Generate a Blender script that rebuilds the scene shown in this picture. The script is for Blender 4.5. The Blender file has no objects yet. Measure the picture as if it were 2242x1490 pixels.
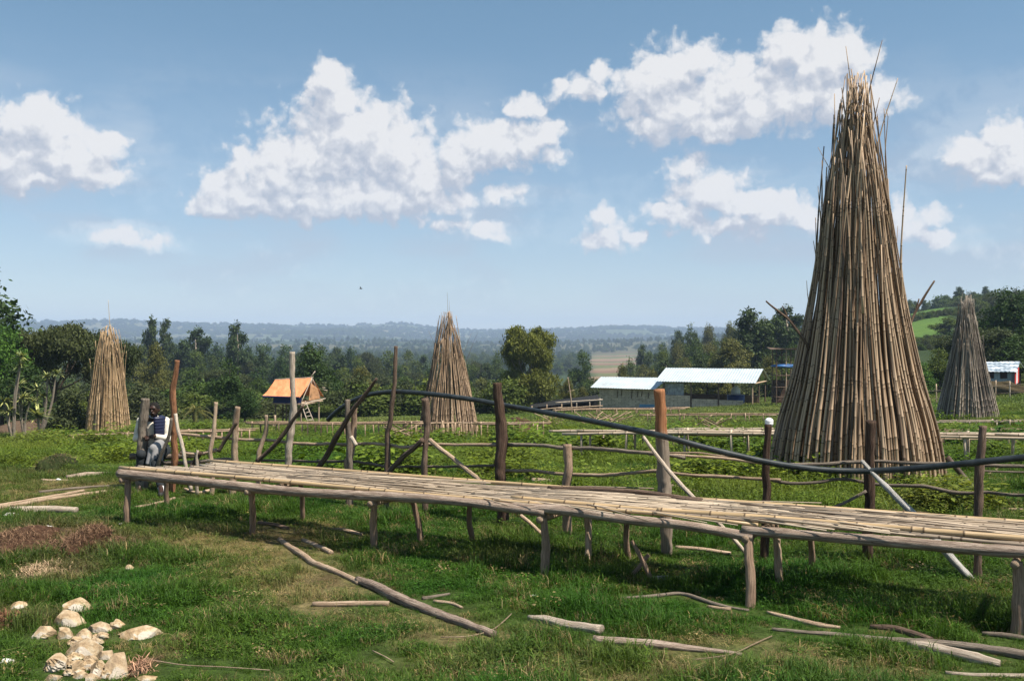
import bpy, math, random
import numpy as np
from mathutils import Vector, Matrix
random.seed(7); rng = np.random.default_rng(11)
S = bpy.context.scene
COL = S.collection
R = math.radians

# ---------------------------------------------------------------- camera
EYE, F = 2.4, 2180.0          # eye height (m), focal length in photo pixels (35 mm lens)
cd = bpy.data.cameras.new('camera'); cam = bpy.data.objects.new('camera', cd); COL.objects.link(cam)
cd.lens = 35.0; cd.sensor_width = 36.0; cd.sensor_fit = 'HORIZONTAL'; cd.clip_start = 0.1; cd.clip_end = 40000
cam.location = (0, 0, EYE); cam.rotation_euler = (R(90), 0, 0)
S.camera = cam
S.view_settings.view_transform = 'Standard'; S.view_settings.look = 'None'
S.view_settings.exposure = 0.75; S.view_settings.gamma = 1.0
S.cycles.max_bounces = 6; S.cycles.transparent_max_bounces = 8; S.cycles.volume_bounces = 1
S.cycles.sample_clamp_indirect = 4.0

HAZE_D, HAZE_C = 1.8e-4, (.54, .70, 1.0)
# ---------------------------------------------------------------- sun + sky
SUN_EL = R(60); SUN_AZ = R(118)      # azimuth clockwise from +Y (view direction): to the right, a little behind the camera
sd = Vector((math.sin(SUN_AZ)*math.cos(SUN_EL), math.cos(SUN_AZ)*math.cos(SUN_EL), math.sin(SUN_EL)))
sl = bpy.data.lights.new('sun', 'SUN'); sl.energy = 5.0; sl.angle = R(0.53); sl.color = (1.0, 0.92, 0.79)
so = bpy.data.objects.new('sun', sl); COL.objects.link(so)
so.rotation_euler = sd.to_track_quat('Z', 'Y').to_euler()

W = bpy.data.worlds.new('World'); S.world = W; W.use_nodes = True
wt = W.node_tree; wt.nodes.clear()
W.cycles.sampling_method = 'MANUAL'; W.cycles.sample_map_resolution = 512

def N(t, kind, **kw):
    n = t.nodes.new(kind)
    for k, v in kw.items():
        if k.startswith('i_'):
            key = k[2:]
            n.inputs[int(key) if key.isdigit() else key].default_value = v
        else: setattr(n, k, v)
    return n
def M(t, op, a, b=None, c=None, clamp=False):
    n = t.nodes.new('ShaderNodeMath'); n.operation = op; n.use_clamp = clamp
    for i, v in enumerate((a, b, c)):
        if v is None: continue
        if isinstance(v, (int, float)): n.inputs[i].default_value = v
        else: t.links.new(v, n.inputs[i])
    return n.outputs[0]

def px_dir(px, py):        # azimuth, elevation in degrees
    v = Vector(((px-1121)/F, 1, (745-py)/F)).normalized()
    return math.degrees(math.atan2(v.x, v.y)), math.degrees(math.asin(v.z))
LOBES = [ # cumulus lobes: measured direction centre and size (photo pixels), weight
 (722,178,42,46,1),(748,232,72,58,1),(770,300,130,95,1),(850,335,120,85,1),(690,350,140,80,1),(610,390,120,75,1),
 (530,425,95,55,1),(478,455,62,26,1),(915,385,110,62,1),(1010,345,95,50,.95),(1090,315,90,55,.95),(1165,305,60,52,.9),
 (1205,342,34,26,.8),(1150,240,52,32,.7),(820,435,190,44,1),(640,448,160,36,1),(960,440,90,30,.6),
 (75,290,100,72,1),(155,345,105,62,1),(20,345,110,66,1),(92,250,52,36,1),(243,305,42,20,.75),(222,385,62,34,.85),(80,395,150,24,.8),
 (1470,155,80,60,1),(1535,135,48,44,1),(1430,195,85,48,1),(1500,235,140,62,1),(1430,275,75,30,.9),
 (1625,185,105,58,1),(1738,108,72,52,1),(1800,140,90,80,1),(1868,115,52,52,1),(1760,215,150,62,1),(1860,225,110,50,1),(1925,215,50,34,.7),(1560,275,130,34,.95),
 (1315,158,40,30,.6),(1278,200,62,32,.6),(1235,200,40,24,.5),
 (1508,368,52,36,.8),(1560,425,120,48,.85),(1655,445,110,42,.85),(1740,470,90,40,.75),(1475,470,80,28,.8),(1610,495,160,30,.8),(1985,480,95,46,.8),(2055,520,52,22,.7),
 (1325,478,24,28,.75),(1330,515,66,36,.85),(1375,520,42,28,.8),
 (2195,300,62,48,.9),(2135,340,75,45,.95),(2225,345,90,58,1),(2180,388,80,22,.8),
 (265,515,66,22,.85),(325,530,56,14,.6),(1000,495,52,18,.6),(1062,503,42,20,.7),(1085,520,30,10,.5),
 (60,545,0,0,0),(1100,425,44,24,.5),(1640,235,90,44,1),(1690,480,90,34,.8),(700,420,120,40,1),(640,180,0,0,0)]
LOBES = [l for l in LOBES if l[2] > 0]
for k in range(24):       # more clouds in the rest of the sky, outside the photographed part
    az = random.choice([-1, 1])*random.uniform(36, 180); el = random.uniform(6, 55); s = random.uniform(2.5, 7)
    for q in range(2):
        LOBES.append((('deg', az+random.uniform(-s, s), el+random.uniform(-.3, .3)*s), 0, s*1.2, s*.7, .9))
cg = bpy.data.node_groups.new('cloud_density', 'ShaderNodeTree')
cg.interface.new_socket('P', in_out='INPUT', socket_type='NodeSocketVector')
cg.interface.new_socket('D', in_out='OUTPUT', socket_type='NodeSocketFloat')
gi = cg.nodes.new('NodeGroupInput'); go = cg.nodes.new('NodeGroupOutput')
wn = N(cg, 'ShaderNodeTexNoise', noise_dimensions='2D'); wn.inputs['Scale'].default_value = .55; wn.inputs['Detail'].default_value = 4
wn.inputs['Roughness'].default_value = .6
cg.links.new(gi.outputs[0], wn.inputs['Vector'])
w1 = N(cg, 'ShaderNodeVectorMath', operation='SUBTRACT'); w1.inputs[1].default_value = (.5, .5, .5); cg.links.new(wn.outputs['Color'], w1.inputs[0])
w2 = N(cg, 'ShaderNodeVectorMath', operation='MULTIPLY_ADD'); w2.inputs[1].default_value = (1.5, 1.2, 0)
cg.links.new(w1.outputs[0], w2.inputs[0]); cg.links.new(gi.outputs[0], w2.inputs[2])
acc = None
for (cx, cy, rx, ry, w) in LOBES:
    if isinstance(cx, tuple): a0, e0, ra, re = cx[1], cx[2], rx, ry
    else:
        a0, e0 = px_dir(cx, cy); a1, _ = px_dir(cx+rx, cy); _, e1 = px_dir(cx, cy-ry); ra, re = a1-a0, e1-e0
    vm = N(cg, 'ShaderNodeVectorMath', operation='MULTIPLY_ADD')
    vm.inputs[1].default_value = (1/(ra*1.24), 1/(re*1.27), 0); vm.inputs[2].default_value = (-a0/(ra*1.24), -e0/(re*1.27), 0)
    cg.links.new(w2.outputs[0], vm.inputs[0])
    ln = N(cg, 'ShaderNodeVectorMath', operation='LENGTH'); cg.links.new(vm.outputs[0], ln.inputs[0])
    v = M(cg, 'MULTIPLY_ADD', ln.outputs['Value'], -1.0*min(1, w+.15), w*.9+.1 if w < 1 else 1.0)
    acc = v if acc is None else M(cg, 'SMOOTH_MAX', acc, v, .12)
n1 = N(cg, 'ShaderNodeTexNoise', noise_dimensions='2D'); n1.inputs['Scale'].default_value = .85; n1.inputs['Detail'].default_value = 7; n1.inputs['Roughness'].default_value = .40
cg.links.new(gi.outputs[0], n1.inputs['Vector'])
vo = N(cg, 'ShaderNodeTexVoronoi', voronoi_dimensions='2D', feature='SMOOTH_F1'); vo.inputs['Scale'].default_value = .95
vo.inputs['Detail'].default_value = 2; vo.inputs['Roughness'].default_value = .42; vo.inputs['Lacunarity'].default_value = 2.3; vo.inputs['Smoothness'].default_value = .35
cg.links.new(w2.outputs[0], vo.inputs['Vector'])
a = M(cg, 'MULTIPLY_ADD', n1.outputs['Fac'], .62, -.27)
b = M(cg, 'MULTIPLY_ADD', vo.outputs['Distance'], -.55, .27)
cg.links.new(M(cg, 'ADD', M(cg, 'ADD', acc, a), b), go.inputs[0])

tc = N(wt, 'ShaderNodeTexCoord'); sx = N(wt, 'ShaderNodeSeparateXYZ'); wt.links.new(tc.outputs['Generated'], sx.inputs[0])
azn = M(wt, 'MULTIPLY', M(wt, 'ARCTAN2', sx.outputs[0], sx.outputs[1]), 57.29578)
eln = M(wt, 'MULTIPLY', M(wt, 'ARCSINE', sx.outputs[2]), 57.29578)
cb = N(wt, 'ShaderNodeCombineXYZ'); wt.links.new(azn, cb.inputs[0]); wt.links.new(eln, cb.inputs[1])
def dens(off):
    g = wt.nodes.new('ShaderNodeGroup'); g.node_tree = cg
    v = N(wt, 'ShaderNodeVectorMath', operation='ADD'); v.inputs[1].default_value = off
    wt.links.new(cb.outputs[0], v.inputs[0]); wt.links.new(v.outputs[0], g.inputs[0]); return g.outputs[0]
d0 = dens((0, 0, 0)); d1 = dens((.5, 1.25, 0)); d2 = dens((.14, .32, 0))
mk = N(wt, 'ShaderNodeMapRange', interpolation_type='SMOOTHSTEP', clamp=True)
mk.inputs['From Min'].default_value = -.16; mk.inputs['From Max'].default_value = .36
wt.links.new(d0, mk.inputs['Value'])
lit = M(wt, 'MULTIPLY_ADD', M(wt, 'SUBTRACT', d0, d2), .55, M(wt, 'MULTIPLY_ADD', M(wt, 'SUBTRACT', d0, d1), 1.1, .56), clamp=True)
thin = M(wt, 'SUBTRACT', .16, M(wt, 'MULTIPLY', mk.outputs[0], .16))
cr = N(wt, 'ShaderNodeValToRGB'); wt.links.new(lit, cr.inputs[0])
e = cr.color_ramp.elements; e[0].position = .04; e[0].color = (.52, .56, .65, 1); e[1].position = .95; e[1].color = (.93, .915, .91, 1)
m_ = cr.color_ramp.elements.new(.5); m_.color = (.70, .715, .765, 1)
sky = N(wt, 'ShaderNodeTexSky', sky_type='NISHITA'); sky.sun_disc = False; sky.sun_elevation = SUN_EL; sky.sun_rotation = SUN_AZ
sky.altitude = 1500; sky.air_density = 1.0; sky.dust_density = .6; sky.ozone_density = 1.2
bg1 = N(wt, 'ShaderNodeBackground'); bg1.inputs['Strength'].default_value = .056
skm = N(wt, 'ShaderNodeVectorMath', operation='MULTIPLY'); skt = N(wt, 'ShaderNodeValToRGB'); wt.links.new(M(wt, 'DIVIDE', eln, 24.0, clamp=True), skt.inputs[0]); skt.color_ramp.elements[0].color = (.90, .86, .87, 1); skt.color_ramp.elements[1].color = (.93, 1.13, 1.0, 1); skt2 = N(wt, 'ShaderNodeVectorMath', operation='SCALE'); skt2.inputs['Scale'].default_value = 1.38; wt.links.new(skt.outputs[0], skt2.inputs[0]); wt.links.new(skt2.outputs[0], skm.inputs[1]); wt.links.new(sky.outputs[0], skm.inputs[0]); wt.links.new(skm.outputs[0], bg1.inputs[0])
bg2 = N(wt, 'ShaderNodeBackground'); bg2.inputs['Strength'].default_value = .58; wt.links.new(cr.outputs[0], bg2.inputs[0])
mx = N(wt, 'ShaderNodeMixShader'); fac = M(wt, 'MULTIPLY', mk.outputs[0], .93)
elm = N(wt, 'ShaderNodeMapRange', clamp=True); elm.inputs['From Min'].default_value = .5; elm.inputs['From Max'].default_value = 4.5; wt.links.new(eln, elm.inputs['Value'])
fac = M(wt, 'MULTIPLY', fac, elm.outputs[0])
vs = N(wt, 'ShaderNodeVectorMath', operation='MULTIPLY'); vs.inputs[1].default_value = (.10, .34, 0); wt.links.new(cb.outputs[0], vs.inputs[0])
vnz = N(wt, 'ShaderNodeTexNoise', noise_dimensions='2D'); vnz.inputs['Scale'].default_value = 1.0; vnz.inputs['Detail'].default_value = 5; vnz.inputs['Roughness'].default_value = .5; wt.links.new(vs.outputs[0], vnz.inputs['Vector'])
vb = N(wt, 'ShaderNodeMapRange', interpolation_type='SMOOTHSTEP', clamp=True); vb.inputs['From Min'].default_value = 17; vb.inputs['From Max'].default_value = 6; wt.links.new(eln, vb.inputs['Value'])
vr = N(wt, 'ShaderNodeMapRange', interpolation_type='SMOOTHSTEP', clamp=True); vr.inputs['From Min'].default_value = .40; vr.inputs['From Max'].default_value = .70; vr.inputs['To Max'].default_value = .42; wt.links.new(vnz.outputs['Fac'], vr.inputs['Value'])
veil = M(wt, 'MULTIPLY', M(wt, 'MULTIPLY_ADD', vb.outputs[0], .12, M(wt, 'MULTIPLY', vr.outputs[0], vb.outputs[0])), elm.outputs[0])     # thin milky cloud low in the sky
fac = M(wt, 'ADD', fac, M(wt, 'MULTIPLY', M(wt, 'SUBTRACT', 1.0, fac), veil))
wt.links.new(fac, mx.inputs[0]); wt.links.new(bg1.outputs[0], mx.inputs[1]); wt.links.new(bg2.outputs[0], mx.inputs[2])
wo = N(wt, 'ShaderNodeOutputWorld'); wt.links.new(mx.outputs[0], wo.inputs[0])

# ---------------------------------------------------------------- numeric helpers
def _h(ix, iy, s):
    n = (ix.astype(np.int64)*374761393 + iy.astype(np.int64)*668265263 + s*974634777) & 0xffffffff
    n = ((n ^ (n >> 13))*1274126177) & 0xffffffff
    return ((n ^ (n >> 16)) & 0xffff)/65535.0
def vn(x, y, s=0):
    x = np.asarray(x, float); y = np.asarray(y, float)
    ix, iy = np.floor(x), np.floor(y); fx, fy = x-ix, y-iy
    fx = fx*fx*(3-2*fx); fy = fy*fy*(3-2*fy)
    a, b = _h(ix, iy, s), _h(ix+1, iy, s); c, d = _h(ix, iy+1, s), _h(ix+1, iy+1, s)
    return (a*(1-fx)+b*fx)*(1-fy)+(c*(1-fx)+d*fx)*fy
def fbm(x, y, s=0, o=4):
    t, a, w = 0, .5, 0
    for k in range(o):
        t = t+a*vn(x*2**k, y*2**k, s+k*17); w += a; a *= .5
    return t/w
def sm(a, b, x):
    t = np.clip((np.asarray(x, float)-a)/(b-a), 0, 1); return t*t*(3-2*t)
YK = [-300, 17, 22, 28, 48, 53, 65, 80, 100, 120, 160, 250, 450, 9000]
ZK = [0, 0, -.28, -.8, -2.35, -2.55, -3.1, -3.9, -5.1, -6.1, -9, -16, -25, -25]
def zg(x, y):
    x = np.asarray(x, float); y = np.asarray(y, float)
    w = np.maximum(y, 10)*.06
    b = (np.interp(y-w, YK, ZK)+2*np.interp(y, YK, ZK)+np.interp(y+w, YK, ZK))/4
    s = sm(20, 60, y)*(1-sm(150, 400, y))
    b = b+s*np.where(x < 0, np.maximum(.018*x, -1.6), np.minimum(.0011*x*x, 4))
    r = x/np.maximum(y, 60)
    b = b+38*sm(.08, .46, r)*sm(100, 420, y)*(.93+.14*fbm(x/90, y/90, 3))
    b = b+6*sm(-.12, -.5, r)*sm(110, 300, y)
    d = np.hypot(x, y)
    b = b+19*np.exp(-((y-2300-500*(vn(x/700, 0*x, 5)-.5))/420)**2)*(.5+.9*vn(x/420, 0*x, 6))
    prof = 92+105*(fbm(x/1300, 0*x+2.2, 9, 4)-.5)-34*sm(.10, .2, r)
    b = b+prof*sm(3000, 5600, d+500*(fbm(x/500, y/900, 12)-.5))*sm(-.9, .3, y/np.maximum(d, 1)+.2)
    far = sm(150, 500, d)
    b = b+far*(fbm(x/160, y/160, 21)-.5)*5+sm(2500, 4500, d)*(fbm(x/420, y/420, 23)-.5)*34
    b = b+.07*(fbm(x/1.7, y/1.7, 31)-.5)*sm(60, 20, d)+sm(18, 60, d)*(fbm(x/9, y/9, 33)-.5)*.35
    return b
def z1(x, y): return float(zg(np.array([x]), np.array([y]))[0])
def PD(px, py, d): return Vector(((px-1121)/F*d, d, EYE-(py-745)*d/F))
GD = np.concatenate([np.arange(4.5, 40, .02), np.geomspace(40, 4000, 2500)])
def G(px, py, lift=0.0):                 # ground point seen at a measured photo position
    z = EYE-(py-745)*GD/F; hit = z <= zg((px-1121)/F*GD, GD)
    p = PD(px, py, float(GD[int(np.argmax(hit))])); p.z = z1(p.x, p.y)+lift; return p

# ---------------------------------------------------------------- object helpers
class Acc:
    def __init__(s): s.v = []; s.f = []; s.tv = []; s.rn = []; s.nd = []; s.n = 0
    def add(s, v, f, tv=None, rn=None, nd=None):
        v = np.asarray(v, float); f = np.asarray(f, int); k = len(v)
        s.v.append(v); s.f.append(f+s.n); s.n += k
        s.tv.append(v*1.0 if tv is None else tv)
        s.rn.append(np.full(k, random.random()) if rn is None else (np.full(k, rn) if np.isscalar(rn) else rn))
        s.nd.append(np.zeros(k) if nd is None else nd)
    def mesh(s, name, smooth=True):
        v = np.concatenate(s.v); me = bpy.data.meshes.new(name)
        loops = np.concatenate([f.ravel() for f in s.f]); tot = np.concatenate([np.full(len(f), f.shape[1]) for f in s.f])
        me.vertices.add(len(v)); me.vertices.foreach_set('co', v.ravel())
        me.loops.add(len(loops)); me.loops.foreach_set('vertex_index', loops)
        me.polygons.add(len(tot)); me.polygons.foreach_set('loop_start', np.concatenate([[0], np.cumsum(tot)[:-1]]))
        me.polygons.foreach_set('loop_total', tot)
        me.update(calc_edges=True)
        me.polygons.foreach_set('use_smooth', np.full(len(tot), smooth))
        for nm, arr, ty, ch in (('tv', s.tv, 'FLOAT_VECTOR', 'vector'), ('rn', s.rn, 'FLOAT', 'value'), ('nd', s.nd, 'FLOAT', 'value')):
            at = me.attributes.new(nm, ty, 'POINT'); at.data.foreach_set(ch, np.concatenate(arr).ravel())
        me.validate(); return me

def frames(P):
    P = np.asarray(P, float); T = np.gradient(P, axis=0); T /= np.linalg.norm(T, axis=1)[:, None]+1e-9
    up = np.array([0, 0, 1.0]) if abs(T[0, 2]) < .9 else np.array([1.0, 0, 0])
    A = np.zeros_like(P); a = np.cross(T[0], up); A[0] = a/np.linalg.norm(a)
    for i in range(1, len(P)):
        a = A[i-1]-T[i]*np.dot(A[i-1], T[i]); A[i] = a/(np.linalg.norm(a)+1e-9)
    return T, A, np.cross(T, A)
def resample(P, r, step):
    P = np.asarray(P, float); L = np.concatenate([[0], np.cumsum(np.linalg.norm(np.diff(P, axis=0), axis=1))])
    n = max(2, int(L[-1]/step)+1); t = np.linspace(0, L[-1], n)
    if len(P) > 2:                      # soften the corners
        tt = np.linspace(0, L[-1], max(n, 12)); Q = np.stack([np.interp(tt, L, P[:, k]) for k in range(3)], 1)
        w = max(1, len(tt)//(2*len(P)))
        K = np.pad(Q, ((w, w), (0, 0)), mode='reflect', reflect_type='odd')
        Q = np.stack([np.convolve(K[:, k], np.ones(2*w+1)/(2*w+1), 'valid') for k in range(3)], 1)
        out = np.stack([np.interp(t, tt, Q[:, k]) for k in range(3)], 1)
    else: out = np.stack([np.interp(t, L, P[:, k]) for k in range(3)], 1)
    rr = np.interp(t, L, np.broadcast_to(r, len(P)) if np.ndim(r) else np.full(len(P), r))
    return out, rr, t
def tube(acc, P, r, sides=8, al=None, nd=None, rn=None, rough=0.0, seed=0):
    P = np.asarray(P, float); n = len(P); T, A, B = frames(P)
    r = np.full(n, r) if np.ndim(r) == 0 else np.asarray(r)
    an = np.linspace(0, 2*math.pi, sides, endpoint=False); c, s = np.cos(an), np.sin(an)
    if al is None: al = np.concatenate([[0], np.cumsum(np.linalg.norm(np.diff(P, axis=0), axis=1))])
    rad = r[:, None]*np.ones((1, sides))
    rn = random.random() if rn is None else rn
    if rough: rad = rad*(1+rough*(2*vn(al[:, None]*4+rn*50, 1.6*c[None]+3+0*al[:, None], seed)-1)+rough*.7*(2*vn(al[:, None]*17+9, 2.1*s[None]+5+rn*40+0*al[:, None], seed+3)-1))
    V = P[:, None]+rad[..., None]*(A[:, None]*c[None, :, None]+B[:, None]*s[None, :, None])
    V = V.reshape(-1, 3); i = np.arange(n-1)[:, None]*sides; j = np.arange(sides)[None]; j2 = (j+1) % sides
    F4 = np.stack([i+j, i+j2, i+sides+j2, i+sides+j], -1).reshape(-1, 4)
    tv = np.stack([np.tile(c, n)+rn*37, np.tile(s, n)+rn*11, np.repeat(al, sides)], 1)
    ndv = np.zeros(n*sides) if nd is None else np.repeat(nd, sides)
    V = np.concatenate([V, P[:1], P[-1:]]); tv = np.concatenate([tv, [[rn*37, rn*11, -9]], [[rn*37, rn*11, -9]]]); ndv = np.concatenate([ndv, ndv[:1], ndv[-1:]])
    k = n*sides; b = (n-1)*sides; jj = np.arange(sides); q = (jj+1) % sides
    base = acc.n
    acc.add(V, F4, tv, rn, ndv)
    acc.f.append(np.concatenate([np.stack([q, jj, np.full(sides, k)], 1), np.stack([b+jj, b+q, np.full(sides, k+1)], 1)])+base)
def bamboo(acc, P, r0, r1=None, inter=.36, sides=8, rn=None):
    r1 = r0 if r1 is None else r1
    Q, rr, t = resample(P, 0, .06 if len(P) > 2 else 9)
    L = t[-1]; nn = max(1, int(L/inter)); off = random.random()*inter
    ts, rs, nd = [0], [1], [0.0]
    k = 0
    while True:
        p = off+k*inter*(1+.15*math.sin(k*1.7)); k += 1
        if p > L-.03: break
        if p < .03: continue
        w = max(.008, r0*.22)
        for dx, m, v in ((-w*1.6, 1, 0), (-w*.5, 1.13, 1), (w*.5, 1.13, 1), (w*1.6, .98, .15)): ts.append(p+dx); rs.append(m); nd.append(v)
    ts.append(L); rs.append(1); nd.append(0); ts = np.array(ts); o = np.argsort(ts); ts = ts[o]; rs = np.array(rs)[o]; nd = np.array(nd)[o]
    keep = np.concatenate([[True], np.diff(ts) > 1e-4]); ts, rs, nd = ts[keep], rs[keep], nd[keep]
    if len(P) > 2:
        ex = np.linspace(0, L, max(3, int(L/.5))); al = np.unique(np.concatenate([ts, ex])); rs = np.interp(al, ts, rs); nd = np.interp(al, ts, nd); ts = al
    C = np.stack([np.interp(ts, t, Q[:, k]) for k in range(3)], 1)
    tube(acc, C, (r0+(r1-r0)*ts/L)*rs, sides, al=ts, nd=nd, rn=rn)
def log(acc, P, r, sides=10, rough=.12, step=.07, rn=None, wob=.0):
    Q, rr, t = resample(P, r, step)
    if wob:
        s = random.random()*99; e = np.sin(np.pi*t/t[-1])
        for k in range(3): Q[:, k] += wob*e*(2*fbm(t*1.3+s, 0*t+k*7.7, 5)-1)
    tube(acc, Q, rr, sides, al=t, rough=rough, rn=rn)
def box(acc, x0, x1, y0, y1, z0, z1_, mat=None):
    v = np.array([(x, y, z) for x in (x0, x1) for y in (y0, y1) for z in (z0, z1_)], float)
    f = np.array([(0, 1, 3, 2), (4, 6, 7, 5), (0, 4, 5, 1), (2, 3, 7, 6), (0, 2, 6, 4), (1, 5, 7, 3)])
    v2 = v[f.ravel()]; ff = np.arange(24).reshape(6, 4)
    if mat is not None: v2 = np.array([tuple(mat @ Vector(p)) for p in v2])
    acc.add(v2, ff)
def slab(acc, q, th):          # thick sheet from four corner points
    q = [Vector(p) for p in q]; n = (q[1]-q[0]).cross(q[3]-q[0]).normalized()*th
    v = [tuple(p) for p in q]+[tuple(p-n) for p in q]
    f = np.array([(0, 1, 2, 3), (7, 6, 5, 4), (0, 4, 5, 1), (1, 5, 6, 2), (2, 6, 7, 3), (3, 7, 4, 0)])
    v2 = np.array(v)[f.ravel()]; acc.add(v2, np.arange(24).reshape(6, 4))
def blob(acc, c, r, seed=0, amp=.25, nu=18, nv=12, rn=None, fine=0):
    u = np.linspace(0, 2*math.pi, nu, endpoint=False); v = np.linspace(0, math.pi, nv+1)
    U, V_ = np.meshgrid(u, v); d = np.stack([np.cos(U)*np.sin(V_), np.sin(U)*np.sin(V_), np.cos(V_)], -1)
    m = 1+amp*(2*fbm(d[..., 0]*1.6+seed*3.1+d[..., 2]*.9, d[..., 1]*1.6+d[..., 2]*1.7+seed, seed)-1)
    if fine: m = m+fine*(2*fbm(d[..., 0]*6+seed+d[..., 2]*5, d[..., 1]*6-d[..., 2]*4+seed, seed+9, 3)-1)
    P = (d*m[..., None]*np.array(r)).reshape(-1, 3)+np.array(c)
    i = np.arange(nv)[:, None]*nu; j = np.arange(nu)[None]; j2 = (j+1) % nu
    acc.add(P, np.stack([i+j, i+nu+j, i+nu+j2, i+j2], -1).reshape(-1, 4), rn=rn)

def tag(o, label=None, cat=None, group=None, kind=None):
    if label: o['label'] = label
    if cat: o['category'] = cat
    if group: o['group'] = group
    if kind: o['kind'] = kind
    return o
def empty(name, loc=(0, 0, 0), rz=0):
    o = bpy.data.objects.new(name, None); COL.objects.link(o); o.location = loc; o.rotation_euler = (0, 0, rz); o.empty_display_size = .2; return o
def link(name, me, mat=None, parent=None, loc=None):
    if mat and not me.materials: me.materials.append(mat)
    o = bpy.data.objects.new(name, me); COL.objects.link(o)
    if parent: o.parent = parent
    if loc is not None: o.location = loc
    return o
def part(name, acc, mat, parent, smooth=True, label=None):
    """mesh given in world coordinates, hung under a thing that has no rotation"""
    if parent is not None:
        off = Vector((0, 0, 0)); p = parent
        while p: off += p.location; p = p.parent
        o_ = np.array(off)
        acc.v = [v-o_ for v in acc.v]
    o = link(name, acc.mesh(name, smooth), mat, parent)
    if label: o['label'] = label
    return o
def solo(name, acc, mat, label, cat, base, group=None, smooth=True):
    acc.v = [v-np.array(base) for v in acc.v]
    o = link(name, acc.mesh(name, smooth), mat, None, base); return tag(o, label, cat, group)

# ---------------------------------------------------------------- materials
def mat(name, rough=.8, spec=.25):
    m = bpy.data.materials.new(name); m.use_nodes = True; t = m.node_tree
    b = t.nodes['Principled BSDF']; b.inputs['Roughness'].default_value = rough; b.inputs['Specular IOR Level'].default_value = spec
    return m, t, b
def ramp(t, fac, stops):
    c = N(t, 'ShaderNodeValToRGB'); t.links.new(fac, c.inputs[0]); e = c.color_ramp.elements
    e[0].position = stops[0][0]; e[0].color = (*stops[0][1], 1); e[1].position = stops[-1][0]; e[1].color = (*stops[-1][1], 1)
    for p, col in stops[1:-1]: x = e.new(p); x.color = (*col, 1)
    return c.outputs[0]
def attr(t, n, ty='GEOMETRY'): return N(t, 'ShaderNodeAttribute', attribute_name=n, attribute_type=ty)
def mixc(t, f, a, b, mode='MIX'):
    m = N(t, 'ShaderNodeMix', data_type='RGBA', blend_type=mode)
    for s, v in ((0, f), (6, a), (7, b)):
        if isinstance(v, (int, float)): m.inputs[s].default_value = v
        elif isinstance(v, tuple): m.inputs[s].default_value = (*v, 1)
        else: t.links.new(v, m.inputs[s])
    return m.outputs[2]
def noise(t, vec, scale, detail=4, rough=.6):
    n = N(t, 'ShaderNodeTexNoise'); n.inputs['Scale'].default_value = scale; n.inputs['Detail'].default_value = detail; n.inputs['Roughness'].default_value = rough
    if vec is not None: t.links.new(vec, n.inputs['Vector'])
    return n.outputs['Fac']
def vscale(t, vec, s):
    v = N(t, 'ShaderNodeVectorMath', operation='MULTIPLY'); v.inputs[1].default_value = s; t.links.new(vec, v.inputs[0]); return v.outputs[0]
def bump(t, b, h, st, dist=.01):
    n = N(t, 'ShaderNodeBump'); n.inputs['Strength'].default_value = st; n.inputs['Distance'].default_value = dist
    t.links.new(h, n.inputs['Height']); t.links.new(n.outputs[0], b.inputs['Normal'])
def bamboo_mat(name, pale, mid, dark, ring=(.06, .035, .02), rough=.5):
    m, t, b = mat(name, rough, .35); tv = attr(t, 'tv').outputs['Vector']; rn = attr(t, 'rn').outputs['Fac']
    base = ramp(t, rn, [(0, dark), (.25, mid), (.5, pale), (.68, mid), (.85, tuple(.6*a+.4*b_ for a, b_ in zip(pale, mid))), (1, tuple(c*1.15 for c in pale))])
    st = noise(t, vscale(t, tv, (3, 3, .7)), 2.2, 5, .65)
    base = mixc(t, 1, base, ramp(t, st, [(.3, (.45, .42, .4)), (.5, (.85, .83, .8)), (.75, (1.15, 1.12, 1.08))]), 'MULTIPLY')
    sp = noise(t, vscale(t, tv, (5, 5, 5)), 3.0, 3)
    base = mixc(t, M(t, 'MULTIPLY', M(t, 'GREATER_THAN', sp, .66), .55), base, dark)
    base = mixc(t, M(t, 'MULTIPLY', attr(t, 'nd').outputs['Fac'], .85), base, ring)
    t.links.new(base, b.inputs['Base Color']); bump(t, b, st, .35, .004); return m
def wood_mat(name, pale, mid, dark, rough=.85, fine=1.0):
    m, t, b = mat(name, rough, .15); tv = attr(t, 'tv').outputs['Vector']; rn = attr(t, 'rn').outputs['Fac']
    st = noise(t, vscale(t, tv, (2.6, 2.6, 3.2)), 1.5*fine, 9, .72)
    base = ramp(t, st, [(.28, dark), (.45, mid), (.62, pale), (.8, tuple(min(1, c*1.25) for c in pale))])
    pt = noise(t, vscale(t, tv, (1, 1, 2.0)), 1.3, 3)
    base = mixc(t, M(t, 'MULTIPLY', M(t, 'SUBTRACT', pt, .45, clamp=True), 2.2), base, dark)
    fl = noise(t, vscale(t, tv, (1.5, 1.5, 3.4)), 1.2, 6, .75)
    base = mixc(t, M(t, 'MULTIPLY', M(t, 'MULTIPLY', M(t, 'SUBTRACT', fl, .53, clamp=True), 16, clamp=True), .8), base, tuple(a_*.5+b_*.6 for a_, b_ in zip(mid, dark)))
    ck = noise(t, vscale(t, tv, (9, 9, .8)), 1.5, 4, .6)
    base = mixc(t, M(t, 'MULTIPLY', M(t, 'LESS_THAN', ck, .36), .6), base, tuple(c*.5 for c in dark))
    kn = noise(t, vscale(t, tv, (2.4, 2.4, 9)), 1.3, 2)
    base = mixc(t, M(t, 'MULTIPLY', M(t, 'GREATER_THAN', kn, .69), .7), base, tuple(c*.5 for c in dark))
    base = mixc(t, 1, base, ramp(t, rn, [(0, (.78, .76, .74)), (1, (1.12, 1.1, 1.08))]), 'MULTIPLY')
    t.links.new(base, b.inputs['Base Color']); bump(t, b, st, 1.0, .02); return m
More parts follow.
